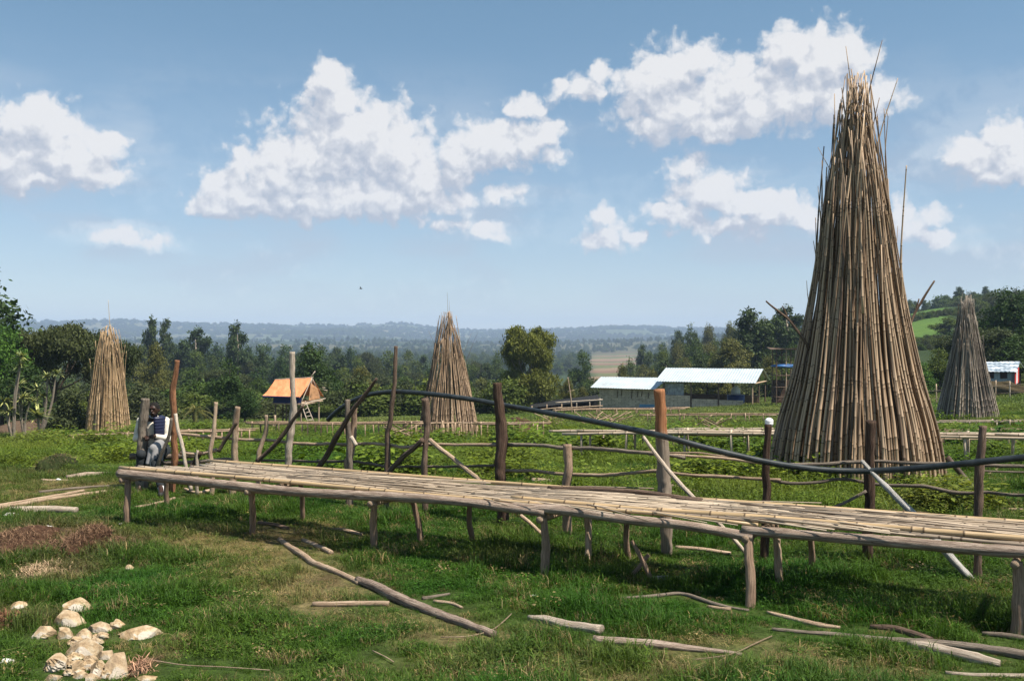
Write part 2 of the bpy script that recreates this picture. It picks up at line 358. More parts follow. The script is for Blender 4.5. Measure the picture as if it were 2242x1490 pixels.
MB = bamboo_mat('bamboo_tan', (.60, .44, .30), (.32, .225, .15), (.085, .057, .04))
MBG = bamboo_mat('bamboo_grey', (.34, .29, .24), (.21, .175, .145), (.08, .065, .055))
MBL = bamboo_mat('bamboo_straw', (.56, .40, .24), (.40, .275, .155), (.17, .11, .06))
MBM = bamboo_mat('bamboo_middle', (.46, .33, .22), (.30, .205, .135), (.11, .072, .048))
MBED = bamboo_mat('bamboo_bed', (.60, .50, .385), (.43, .35, .27), (.20, .155, .12), rough=.6)
MEDGE = bamboo_mat('bamboo_yellow', (.56, .41, .24), (.46, .33, .19), (.24, .16, .09), rough=.42)
MLOG = wood_mat('bark_pinkish', (.52, .43, .36), (.31, .235, .19), (.09, .062, .047))
MLEG = wood_mat('debarked_leg', (.46, .33, .24), (.31, .215, .155), (.11, .072, .052))
MDARK = wood_mat('bark_dark', (.17, .115, .085), (.085, .052, .038), (.025, .016, .013))
MBRN = wood_mat('bark_brown', (.25, .18, .14), (.13, .09, .068), (.04, .028, .022))
MORG = wood_mat('bark_orange', (.42, .22, .12), (.26, .12, .065), (.09, .04, .025))
MWHT = wood_mat('bleached_wood', (.68, .60, .50), (.48, .40, .33), (.2, .155, .12))
MGRY = wood_mat('weathered_grey', (.34, .29, .24), (.20, .165, .135), (.075, .06, .05))
MPAL = wood_mat('peeled_pale', (.62, .50, .38), (.45, .33, .235), (.19, .12, .08))
MSILV = wood_mat('peeled_silver', (.62, .62, .60), (.42, .41, .40), (.15, .13, .11), rough=.5)
def plain(name, col, rough=.7, var=.15, scale=3, spec=.3, metal=0):
    m, t, b = mat(name, rough, spec); b.inputs['Metallic'].default_value = metal
    tc = N(t, 'ShaderNodeTexCoord'); n = noise(t, tc.outputs['Object'], scale, 5)
    c = ramp(t, n, [(.3, tuple(c*(1-var) for c in col)), (.7, tuple(min(1, c*(1+var)) for c in col))])
    t.links.new(c, b.inputs['Base Color']); bump(t, b, n, .2, .01); return m

# ---------------------------------------------------------------- ground sheet
PATCH = [ # measured patches of the yard: photo position, half sizes, kind
 (560,1185,230,34,'dry',1),(700,1285,150,46,'dry',1),(400,1165,120,22,'dry',.7),(150,1062,220,16,'dry',1),(60,1100,170,26,'dry',.8),
 (950,1375,170,34,'dry',.8),(1130,1445,260,26,'dry',.7),(1250,1480,420,30,'dry',.8),(620,1240,140,30,'dry',.8),(1900,1470,300,20,'dry',.6),(1600,1430,180,20,'dry',.5),
 (850,1345,200,24,'dry',.6),(1500,1120,160,14,'dry',.4),(330,1430,60,30,'dry',.4),(80,1420,120,30,'dry',.3),
 (70,1185,150,40,'soil',1),(170,1195,70,30,'soil',1),(60,1250,110,24,'soil',.6),(10,1360,60,22,'soil',1),(250,1185,40,10,'soil',.9),
 (40,1040,160,14,'soil',.45),(1060,1010,110,12,'soil',.9),(1900,1445,120,14,'soil',.4),(1450,1085,120,10,'soil',.5),(310,1470,40,20,'soil',.7),
 (760,1255,50,14,'soil',.6),(900,985,120,8,'soil',.4),(1480,1450,60,10,'soil',.5)]
PW = []
for (px, py, rx, ry, k, w) in PATCH:
    p = G(px, py); PW.append((p.x, p.y, rx/F*p.y, max(.25, ry*p.y*p.y/(F*EYE)), k, w))
def masks(x, y):
    wx = (fbm(x*1.1, y*1.1, 41)-.5)*1.4; wy = (fbm(x*1.1, y*1.1, 47)-.5)*1.4
    dry = np.zeros_like(x); soil = np.zeros_like(x)
    for (cx, cy, rx, ry, k, w) in PW:
        e_ = w*np.exp(-(((x+wx-cx)/rx)**2+((y+wy-cy)/ry)**2)**1.3)
        if k == 'dry': dry = np.maximum(dry, e_)
        else: soil = np.maximum(soil, e_)
    f = fbm(x*.55, y*.55, 51); near = sm(16, 13, y)
    dry = np.clip(np.maximum(dry*(.55+.9*fbm(x*1.9, y*1.9, 53)), near*sm(.64, .8, f)*.6), 0, 1)
    dry = np.maximum(dry, sm(30, 45, y)*sm(.5, .75, fbm(x*.12, y*.12, 57))*.6*(1-sm(130, 200, y)))
    return dry, np.clip(soil*(.6+.8*fbm(x*2.3, y*2.3, 59)), 0, 1)
def field_mask(x, y):     # bare brown fields on the valley floor
    r = x/np.maximum(y, 1)
    return sm(.072, .086, r+.01*(vn(y/60, 0*y, 3)-.5))*sm(.135, .118, r)*sm(430, 520, y)*sm(2000, 1700, y)
def meadow_mask(x, y):
    r = x/np.maximum(y, 1); return sm(.385, .395, r)*sm(.445, .43, r)*sm(205, 225, y)*sm(450, 430, y)
rad = np.concatenate([np.linspace(.6, 24, 150), 24*(8600/24)**np.linspace(.012, 1, 230)])
ang = np.concatenate([np.linspace(-180, -42, 40, endpoint=False), np.linspace(-42, 42, 400, endpoint=False), np.linspace(42, 180, 40, endpoint=False)])
A_, R_ = np.meshgrid(np.radians(ang), rad); gx = (R_*np.sin(A_)).ravel(); gy = (R_*np.cos(A_)).ravel(); gz = zg(gx, gy)
na, nr = len(ang), len(rad)
ga = Acc(); i = np.arange(nr-1)[:, None]*na; j = np.arange(na)[None]; j2 = (j+1) % na
ga.add(np.stack([gx, gy, gz], 1), np.stack([i+j, i+j2, i+na+j2, i+na+j], -1).reshape(-1, 4), rn=0)
c0 = len(gx); ga.add([(0, 0, z1(0, 0))], np.zeros((0, 3), int), rn=0)
ga.f.append(np.stack([(np.arange(na)+1) % na, np.arange(na), np.full(na, c0)], 1))
dry, soil = masks(gx, gy); dd = np.hypot(gx, gy)
def lerp(a, b, t): return a*(1-t[:, None])+b*t[:, None]
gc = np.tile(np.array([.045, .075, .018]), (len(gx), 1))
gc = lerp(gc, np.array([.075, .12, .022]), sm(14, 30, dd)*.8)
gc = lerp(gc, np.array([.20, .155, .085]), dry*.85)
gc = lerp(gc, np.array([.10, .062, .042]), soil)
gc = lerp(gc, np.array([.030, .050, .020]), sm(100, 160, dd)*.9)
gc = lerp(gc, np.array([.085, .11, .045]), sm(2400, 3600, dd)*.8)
pat = sm(.5, .62, fbm(gx/260, gy/160, 71)); gc = lerp(gc, np.array([.17, .15, .085]), pat*sm(900, 2600, dd)*.65)
fm = field_mask(gx, gy); fcol = np.where((np.floor(gy/85+.4*vn(gx/80, gy/300, 8)) % 3 < 1)[:, None], np.array([[.12, .14, .06]]), np.where((np.floor(gy/85) % 3 < 2)[:, None], np.array([[.20, .125, .09]]), np.array([[.24, .18, .12]])))
gc = gc*(1-fm[:, None])+fcol*fm[:, None]
gc = lerp(gc, np.array([.085, .16, .035]), meadow_mask(gx, gy))
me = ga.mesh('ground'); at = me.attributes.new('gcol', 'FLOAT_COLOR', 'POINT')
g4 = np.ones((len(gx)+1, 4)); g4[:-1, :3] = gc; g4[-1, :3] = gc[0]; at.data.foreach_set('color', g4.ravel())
mg, t, b = mat('ground_earth', .95, .1)
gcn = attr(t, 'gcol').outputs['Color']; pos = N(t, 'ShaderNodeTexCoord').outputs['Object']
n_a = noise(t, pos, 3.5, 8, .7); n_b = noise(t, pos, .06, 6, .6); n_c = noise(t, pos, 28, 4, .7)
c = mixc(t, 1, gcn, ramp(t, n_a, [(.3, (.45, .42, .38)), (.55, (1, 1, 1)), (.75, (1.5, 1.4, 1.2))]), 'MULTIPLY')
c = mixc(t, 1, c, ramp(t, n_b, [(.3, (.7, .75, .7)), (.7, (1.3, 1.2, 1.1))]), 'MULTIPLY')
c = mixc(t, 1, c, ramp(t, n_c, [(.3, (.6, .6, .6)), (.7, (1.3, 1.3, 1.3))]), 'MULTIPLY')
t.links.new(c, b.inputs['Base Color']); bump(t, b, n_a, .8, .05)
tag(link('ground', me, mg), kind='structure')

# ---------------------------------------------------------------- grass, weeds (nobody could count them)
def scatter(name, label, kind_objs, pts, rot, scl, idx, tint):
    """one object: points that carry clump meshes"""
    me = bpy.data.meshes.new(name); me.vertices.add(len(pts)); me.vertices.foreach_set('co', np.asarray(pts, float).ravel())
    for nm, arr, ty, ch in (('rot', rot, 'FLOAT_VECTOR', 'vector'), ('scl', scl, 'FLOAT_VECTOR', 'vector'), ('idx', idx, 'INT', 'value'), ('tint', tint, 'FLOAT_VECTOR', 'vector')):
        at = me.attributes.new(nm, ty, 'POINT'); at.data.foreach_set(ch, np.asarray(arr).ravel())
    o = link(name, me); tag(o, label, name.replace('_', ' '), kind='stuff')
    c = bpy.data.collections.new(name+'_clumps')
    for k in kind_objs: c.objects.link(k)
    ng = bpy.data.node_groups.new(name, 'GeometryNodeTree')
    ng.interface.new_socket('Geometry', in_out='INPUT', socket_type='NodeSocketGeometry'); ng.interface.new_socket('Geometry', in_out='OUTPUT', socket_type='NodeSocketGeometry')
    a = ng.nodes.new('NodeGroupInput'); z = ng.nodes.new('NodeGroupOutput')
    ip = ng.nodes.new('GeometryNodeInstanceOnPoints'); ci = ng.nodes.new('GeometryNodeCollectionInfo')
    ci.inputs['Collection'].default_value = c; ci.inputs['Separate Children'].default_value = True; ci.inputs['Reset Children'].default_value = True
    ip.inputs['Pick Instance'].default_value = True
    def na(n, ty):
        q = ng.nodes.new('GeometryNodeInputNamedAttribute'); q.data_type = ty; q.inputs[0].default_value = n; return q.outputs[0]
    ng.links.new(a.outputs[0], ip.inputs['Points']); ng.links.new(ci.outputs[0], ip.inputs['Instance'])
    ng.links.new(na('idx', 'INT'), ip.inputs['Instance Index']); ng.links.new(na('scl', 'FLOAT_VECTOR'), ip.inputs['Scale'])
    er = ng.nodes.new('FunctionNodeEulerToRotation'); ng.links.new(na('rot', 'FLOAT_VECTOR'), er.inputs[0]); ng.links.new(er.outputs[0], ip.inputs['Rotation'])
    ng.links.new(ip.outputs[0], z.inputs[0])
    md = o.modifiers.new('clumps', 'NODES'); md.node_group = ng; return o
def leaf_mat(name, trans=.35, rough=.6, src='tint', gain=1.0):
    m = bpy.data.materials.new(name); m.use_nodes = True; t = m.node_tree; b = t.nodes['Principled BSDF']; out = t.nodes['Material Output']
    b.inputs['Roughness'].default_value = rough; b.inputs['Specular IOR Level'].default_value = .2
    rn = attr(t, 'rn').outputs['Fac']
    col = attr(t, 'tint', 'INSTANCER').outputs['Color'] if src == 'tint' else src(t)
    col = mixc(t, 1, col, ramp(t, rn, [(0, (.5*gain, .52*gain, .5*gain)), (.6, (gain,)*3), (1, (1.5*gain, 1.4*gain, 1.15*gain))]), 'MULTIPLY')
    t.links.new(col, b.inputs['Base Color'])
    tr = N(t, 'ShaderNodeBsdfTranslucent'); t.links.new(mixc(t, 1, col, (1.25, 1.2, .7), 'MULTIPLY'), tr.inputs[0])
    mxs = N(t, 'ShaderNodeMixShader'); mxs.inputs[0].default_value = trans
    t.links.new(b.outputs[0], mxs.inputs[1]); t.links.new(tr.outputs[0], mxs.inputs[2]); t.links.new(mxs.outputs[0], out.inputs[0]); return m
MGRASS = leaf_mat('grass_blades', .3)
def blades(n, h, spread, w, lean, seed, flat=0):
    r = np.random.default_rng(seed); a = Acc()
    for k in range(n):
        th = r.uniform(0, 6.283); p = np.array([r.normal(0, spread), r.normal(0, spread), -.01]); H = h*r.uniform(.5, 1.15); ln = lean*r.uniform(.2, 1.3)
        d = np.array([math.cos(th), math.sin(th), 0]); sdv = np.array([-d[1], d[0], 0]); ww = w*r.uniform(.6, 1.2)
        q0 = p; q1 = p+d*ln*H*.35+np.array([0, 0, H*(.62-flat*.4)]); q2 = p+d*ln*H+np.array([0, 0, H*(1-.25*ln-flat*.75)])
        a.add([q0-sdv*ww, q0+sdv*ww, q1+sdv*ww*.8, q1-sdv*ww*.8, q2], np.array([[0, 1, 2, 3]]), rn=r.random())
        a.f.append(np.array([[3, 2, 4]])+a.n-5)
    return a
def leaves(n, h, spread, size, seed):
    r = np.random.default_rng(seed); a = Acc()
    for k in range(n):
        th = r.uniform(0, 6.283); p = np.array([r.normal(0, spread), r.normal(0, spread), h*r.uniform(.25, 1)]); L = size*r.uniform(.6, 1.3)
        d = np.array([math.cos(th), math.sin(th), r.uniform(-.5, .35)]); d /= np.linalg.norm(d); s_ = np.cross(d, [0, 0, 1.0]); s_ /= np.linalg.norm(s_); up = np.cross(s_, d)
        a.add([p, p+d*L*.45+s_*L*.3+up*L*.06, p+d*L, p+d*L*.45-s_*L*.3+up*L*.06], np.array([[0, 1, 2, 3]]), rn=r.random())
    return a
def tmpl(name, acc, m): 
    me = acc.mesh(name, False); me.materials.append(m); return bpy.data.objects.new(name, me)
CLEAR = []      # things the grass stays short around
# ---------------------------------------------------------------- big drying bed
bu = Vector((.8836, -.4683, 0)); bn = Vector((.4683, .8836, 0)); b0 = Vector((-5.05, 12.96, 0))
def bed(s, w, z): p = b0+bu*s+bn*w; p.z = z; return p
def bs(px, w, z):        # distance along the bed for a measured photo column
    k = (px-1121)/F; o = b0+bn*w; return (k*o.y-o.x)/(bu.x-k*bu.y)
root = empty('drying_bed', (0, 11.5, 0)); tag(root, 'long raised drying bed of bamboo canes on short legs across the yard before the fence', 'drying bed')
for (pa, pb, zs, r0_, r1_) in ((262, 1195, (.665, .655, .630, .655, .70, .655), .062, .046), (1105, 1650, (.665, .70, .66, .655, .60), .05, .042), (1625, 2500, (.655, .665, .675, .67, .69, .71), .046, .053)):
    s0, s1 = bs(pa, 0, .7), bs(pb, 0, .7); a = Acc(); k = len(zs)
    log(a, [bed(s0+(s1-s0)*i/(k-1), .0+random.uniform(-.015, .015), zs[i]) for i in range(k)], np.linspace(r0_, r1_, k), 12, .10)
    part('side_log', a, MLOG, root)
for (pa, pb) in ((446, 1180), (1150, 2460)):
    s0, s1 = bs(pa, 1, .7), bs(pb, 1, .7); a = Acc()
    log(a, [bed(s0+(s1-s0)*i/5, 1.0+random.uniform(-.02, .02), .655+random.uniform(-.015, .02)) for i in range(6)], [.055]*6, 10, .1); part('side_log', a, MGRY, root)
legs = [(280, 1150, 0, .055), (550, 1168, 0, .05), (820, 1203, 0, .052), (1190, 1265, 0, .055), (1640, 1332, 0, .055), (2228, 1392, 0, .062),
        (370, 1115, 1, .045), (661, 1140, 1, .042), (925, 1190, 1, .048), (1035, 1187, 1, .045), (1288, 1237, 1, .052), (1378, 1222, 1, .04), (1710, 1287, 1, .048), (1772, 1258, 1, .04)]
for (px, py, w, r) in legs:
    p = G(px, py); top = bed(bs(px, 0 if w == 0 else 1, .6), 0 if w == 0 else (.97 if px not in (925, 1710) else .75), .60)
    a = Acc(); mid = (p+top)/2+Vector((random.uniform(-.02, .02), 0, 0)); pb = p.copy(); pb.z = -.12
    mid += bu*random.uniform(-.03, .03); log(a, [pb, mid, top], [r*.82, r*.72, r*.68], 12, .18, .03, wob=.05); part('leg', a, MLEG if px not in (1710, 1288) else MPAL, root)
for px in (275, 550, 820, 1190, 1640, 2228):
    s = bs(px, 0, .6); a = Acc(); log(a, [bed(s-.02, -.07, .585), bed(s+.05, 1.08, .60)], [.034, .03], 10, .08); part('crossbar', a, MPAL, root)
LB = bs(2480, 0, .7)
def zsag(s): return .715+.012*math.sin(s*.9)+.012*math.sin(s*2.3+1)
for k in range(31):          # canes of the mat, laid end to end with ragged ends
    w = .05+k*.0295; s = max(.0, .95*sm(0, .5, w) if w < .9 else .5)*1.0+random.uniform(0, .12)
    if w > .42: s = .78+random.uniform(-.1, .25)
    while s < LB:
        L = random.uniform(3.8, 7.5); e_ = min(s+L, LB); r = random.uniform(.009, .018); yaw = random.gauss(0, .06)
        a = Acc(); pts = [bed(s+(e_-s)*q/4, w+yaw*(q/4-.5)+random.gauss(0, .013), zsag(s+(e_-s)*q/4)+r*.6+random.uniform(0, .02)) for q in range(5)]
        bamboo(a, pts, r, r*.75, .32, 8); part('bamboo_cane', a, MBED, root); s = LB if e_ >= LB else e_-random.uniform(.05, .5)
for q in range(260):          # thin split strips lying on the mat
    if q == 0: a = Acc()
    s = random.uniform(3, LB-2) if q < 100 else random.uniform(1, LB-2); w = random.uniform(.1, .95); L = random.uniform(.5, 2.2); yw = random.gauss(0, .2)
    tube(a, [tuple(bed(s, w, zsag(s)+.035)), tuple(bed(s+L/2, w+yw/2+random.gauss(0, .02), zsag(s)+.045)), tuple(bed(s+L, w+yw, zsag(s)+.036))], random.uniform(.004, .008), 5)
o = part('split_strips', a, MBED, root); tag(o, kind='stuff')
edge = [((262, .02), (1210, .05), .026, 0, [.735, .742, .735, .72, .73]), ((1120, .13), (1640, .12), .026, 0, [.755, .75, .745, .745]), ((1180, .05), (1660, .03), .02, 0, [.725, .73, .735, .71]),
        ((1440, .12), (2480, .16), .030, 0, [.75, .765, .765, .765, .77]), ((455, 1.06), (1420, 1.08), .026, 0, [.745, .75, .745, .75]), ((1500, .99), (2480, 1.03), .028, 0, [.74, .75, .755, .765])]
for ((pa, wa), (pb, wb), r, _, zs) in edge:
    sa, sb = bs(pa, wa, .7), bs(pb, wb, .7); a = Acc(); k = len(zs)
    bamboo(a, [bed(sa+(sb-sa)*i/(k-1), wa+(wb-wa)*i/(k-1), zs[i]) for i in range(k)], r, r*.85, .42, 12, rn=.5); part('edge_cane', a, MEDGE, root, label='thick yellow bamboo cane lying along the edge of the bed')
a = Acc(); log(a, [bed(bs(p_, .93, .7), .93+d_, z_) for p_, d_, z_ in ((1200, 0, .76), (1330, .05, .775), (1420, .04, .78), (1480, -.02, .755), (1540, -.04, .75))], [.022, .026, .028, .03, .03], 9, .12)
part('side_branch', a, MBRN, root, label='brown bent branch lying along the back edge of the mat')

# ---------------------------------------------------------------- rough pole fence behind the bed
FK = [(250, 16.2), (312, 15.85), (380, 15.6), (515, 15.3), (636, 15.0), (765, 14.3), (860, 13.95), (935, 13.5), (1100, 12.9), (1243, 12.25), (1455, 11.18), (1680, 10.8), (1903, 10.63), (2148, 9.97), (2500, 9.3)]
def fd(px): return float(np.interp(px, [k[0] for k in FK], [k[1] for k in FK]))
def FP(px, py, off=0.0): return PD(px, py, fd(px)+off)
fence = empty('pole_fence', (0, 12.9, 0)); tag(fence, 'rough fence of crooked upright poles, thin rails and slanting braces behind the long drying bed', 'fence')
posts = [ # path from top to ground in the photo, radii in photo pixels, material, note
 ([(318, 872), (315, 930), (313, 990), (310, 1075)], [9, 10, 12, 13], MGRY, 'thick grey forked post in front of the seated person'),
 ([(389, 788), (380, 850), (383, 930), (379, 1000), (376, 1080)], [5, 7, 7, 7, 7], MORG, 'tall reddish brown crooked post'),
 ([(472, 880), (468, 950), (464, 1062)], [4, 4, 5], MPAL, None), ([(521, 890), (514, 950), (509, 1086)], [6, 7, 8], MPAL, None),
 ([(583, 908), (580, 950), (570, 990), (566, 1090)], [4, 5, 5, 6], MPAL, None),
 ([(640, 770), (640, 860), (642, 915), (632, 970), (630, 1094)], [6, 6, 8, 8, 8], MWHT, 'tall bleached white post rising higher than its neighbours'),
 ([(761, 874), (764, 930), (765, 1000), (767, 1108)], [6, 6, 7, 7], MGRY, None), ([(777, 890), (772, 940), (768, 1000), (764, 1110)], [5, 7, 8, 9], MLEG, None),
 ([(867, 757), (863, 850), (855, 930), (849, 1035), (846, 1115)], [4, 5, 5, 6, 6], MBRN, 'tall thin brown pole standing above the pipe'),
 ([(930, 872), (938, 920), (933, 980), (930, 1132)], [7, 8, 7, 7], MBRN, None),
 ([(1088, 838), (1089, 890), (1094, 935), (1096, 1000), (1100, 1150)], [10, 11, 12, 11, 12], MDARK, 'thick dark brown post with a knob at the bend'),
 ([(1243, 972), (1243, 1060), (1243, 1172)], [9, 9, 9], MLEG, 'short pale sawn post'),
 ([(1443, 852), (1448, 920), (1453, 1000), (1458, 1100), (1461, 1215)], [13, 13, 14, 13, 13], 'two', 'thick post with an orange brown top and grey lower half'),
 ([(1682, 928), (1680, 1000), (1678, 1110), (1672, 1228)], [8, 8, 9, 9], MDARK, 'dark post with a white plastic cap'),
 ([(1905, 920), (1904, 1000), (1902, 1100), (1902, 1237)], [11, 11, 12, 11], MDARK, 'thick blackish post in front of the big bamboo cone'),
 ([(2154, 932), (2150, 1000), (2146, 1100), (2142, 1270)], [8, 9, 9, 9], MBRN, None)]
m, t, b = mat('bark_two_tone', .85, .15)
tv = attr(t, 'tv').outputs['Vector']; sz = N(t, 'ShaderNodeSeparateXYZ'); t.links.new(tv, sz.inputs[0])
st = noise(t, vscale(t, tv, (4, 4, 1.3)), 1.6, 7, .68)
ca = ramp(t, st, [(.28, (.09, .038, .02)), (.45, (.27, .115, .055)), (.62, (.42, .2, .1)), (.8, (.5, .3, .18))]); cb2 = ramp(t, st, [(.28, (.07, .055, .045)), (.45, (.19, .15, .12)), (.62, (.33, .27, .21)), (.8, (.4, .34, .28))])
hh = N(t, 'ShaderNodeMapRange', clamp=True); hh.inputs['From Min'].default_value = .44; hh.inputs['From Max'].default_value = .56
t.links.new(M(t, 'MULTIPLY_ADD', st, .3, M(t, 'SUBTRACT', sz.outputs[2], .15)), hh.inputs['Value'])
t.links.new(mixc(t, hh.outputs[0], ca, cb2), b.inputs['Base Color']); bump(t, b, st, .7, .012); MTWO = m
for (path, rr, mt, lb) in posts:
    d = fd(path[-1][0]); P = [PD(x, y, d) for x, y in path]; P[-1].z = z1(P[-1].x, P[-1].y)-.1
    for k, p in enumerate(P[:-1]): p.y += random.uniform(-.03, .03)
    a = Acc(); log(a, P, [r*d/F for r in rr], 12, .17, .03, wob=.07); po = part('post', a, MTWO if mt == 'two' else mt, fence, label=lb)
    if lb and 'cap' in lb:
        c = PD(1684, 922, d); a = Acc(); blob(a, c, (.046, .046, .040), 2, .04); tube(a, [c+Vector((0, 0, -.045)), c], .044, 14)
        a.v = [v-np.array(po.parent.location) for v in a.v]; link('cap', a.mesh('cap'), plain('white_plastic', (.8, .8, .82), .35, .03), po)
rails = [([(378, 948), (440, 953), (500, 960), (570, 963), (640, 968), (700, 974), (770, 973), (830, 975), (890, 977), (935, 971), (1000, 973), (1095, 974)], 3.5, .1),
 ([(1080, 972), (1180, 974), (1240, 981), (1330, 984), (1440, 991), (1500, 1002)], 4, .12), ([(1095, 975), (1190, 977), (1245, 978)], 2.5, .16), ([(1420, 994), (1500, 998), (1600, 1005), (1690, 1018)], 3, .12),
 ([(1690, 1016), (1770, 1019), (1850, 1014), (1895, 1010), (1940, 1010), (2060, 1013), (2145, 1018), (2260, 1022), (2400, 1024)], 4, .12),
 ([(560, 1007), (640, 1009), (720, 1010), (790, 1015), (850, 1021), (935, 1020), (1000, 1022), (1092, 1018)], 3, .1),
 ([(1085, 1030), (1170, 1031), (1243, 1038), (1330, 1038), (1450, 1033), (1560, 1042), (1672, 1048), (1710, 1050)], 3.8, .13),
 ([(1688, 1050), (1730, 1058), (1780, 1057), (1840, 1047), (1880, 1054), (1905, 1060), (1970, 1064), (2040, 1068), (2080, 1082), (2120, 1083), (2150, 1079), (2250, 1085), (2400, 1090)], 3.8, .12),
 ([(1540, 1102), (1600, 1108), (1690, 1110), (1780, 1118), (1830, 1116), (1900, 1124), (1960, 1128), (2020, 1130)], 4.2, .2), ([(395, 990), (430, 992), (475, 984)], 4, .12),
 ([(300, 1020), (350, 1013), (400, 1011), (470, 1008), (520, 1006)], 5, .14), ([(2140, 1030), (2250, 1034), (2380, 1036)], 2, .2), ([(1400, 988), (1560, 995), (1640, 1003)], 2, .2)]
for k, (path, r, off) in enumerate(rails):
    a = Acc(); log(a, [FP(x, y, off+.02*(k % 2)) for x, y in path], [r*fd(x)/F for x, y in path], 8, .16, .05, wob=.05); part('rail', a, MGRY if k % 3 else MPAL, fence)
braces = [([(690, 1032), (735, 962), (765, 908), (795, 870), (825, 828)], [6, 6, 5, 5, 3], MBRN, -.14, None), ([(563, 1010), (610, 965), (640, 925), (664, 888)], [5, 5, 4, 3], MBRN, -.12, None),
 ([(845, 1040), (880, 1002), (925, 962)], [6, 6, 6], MBRN, -.12, None), ([(940, 962), (985, 1000), (1058, 1060), (1080, 1085)], [5, 5, 5, 5], MPAL, -.1, None),
 ([(384, 905), (395, 960), (409, 1020), (418, 1072)], [3.5, 4, 4, 4.5], MWHT, -.1, 'thin white stick leaning on the reddish post'), ([(478, 988), (500, 950), (519, 922)], [4, 4, 4], MBRN, -.1, None),
 ([(375, 915), (366, 960), (345, 1020)], [3, 3.5, 4], MGRY, -.15, None), ([(433, 985), (433, 1012), (432, 1082)], [3, 4, 4], MWHT, -.2, None), ([(415, 1030), (425, 1008), (440, 990)], [5, 5, 4], MDARK, -.2, None),
 ([(768, 955), (780, 975)], [4, 4], MWHT, -.18, None), ([(1800, 1120), (1850, 1097), (1897, 1074)], [3.5, 3.5, 3.5], MGRY, -.1, None),
 ([(1140, 1128), (1160, 1143), (1186, 1168)], [4, 4, 4], MPAL, -.9, None)]
for (path, r, mt, off, lb) in braces:
    a = Acc(); log(a, [FP(x, y, off) for x, y in path], [q*fd(x)/F for q, (x, y) in zip(r, path)], 8, .16, .04, wob=.05); part('brace', a, mt, fence, label=lb)
# split silvery planks that lean on the fence and reach the ground under the bed
def plank(path, d0_, d1_, wpx, name, lb, mt, cat='stick'):
    P = []; n_ = len(path)
    for k, (x, y) in enumerate(path): P.append(PD(x, y, d0_+(d1_-d0_)*k/(n_-1)))
    a = Acc(); log(a, P, [w_*p.y/F for w_, p in zip(wpx, P)], 7, .16, .05); return solo(name, a, mt, lb, cat, tuple(P[-1]))
plank([(1886, 1008), (1920, 1045), (1960, 1085), (2010, 1135), (2070, 1208), (2130, 1272)], 10.5, 9.94, [4, 5.5, 7, 8, 9, 9], 'split_pole', 'silvery peeled pole slanting down across the blackish fence post and under the bed', MSILV, 'pole')
plank([(1408, 955), (1440, 1000), (1475, 1045), (1527, 1098), (1600, 1172), (1652, 1232)], 11.0, 10.75, [3.5, 4.5, 5, 5, 5, 4], 'stick', 'pale barked stick leaning across the thick orange topped post', MWHT)

# ---------------------------------------------------------------- black pipe
pp = [(718, 919, .1), (735, 900, .1), (765, 880, .12), (800, 864, .14), (850, 857, .14), (900, 858, .14), (960, 864, .16), (1030, 873, .2), (1088, 884, .24), (1180, 900, .1), (1300, 922, -.1), (1445, 952, -.28), (1560, 984, -.2),
      (1680, 1012, -.13), (1780, 1027, -.16), (1850, 1031, -.16), (1905, 1031, -.16), (1990, 1026, -.14), (2080, 1018, -.14), (2150, 1010, -.15), (2250, 1000, -.15), (2420, 985, -.15)]
a = Acc(); P = [FP(x, y, o_) for x, y, o_ in pp]; Q, rr, tt = resample(P, .032, .05)
tube(a, Q, .033, 16, al=tt, rn=.5)
mp, t, b = mat('black_polythene', .38, .5); n_ = noise(t, N(t, 'ShaderNodeTexCoord').outputs['Object'], 6, 6, .7)
t.links.new(ramp(t, n_, [(.35, (.012, .016, .018)), (.6, (.03, .038, .042)), (.75, (.09, .095, .095))]), b.inputs['Base Color'])
t.links.new(M(t, 'MULTIPLY_ADD', n_, .35, .25), b.inputs['Roughness'])
solo('water_pipe', a, mp, 'long black plastic water pipe arching over and resting against the fence posts', 'pipe', tuple(P[0]))

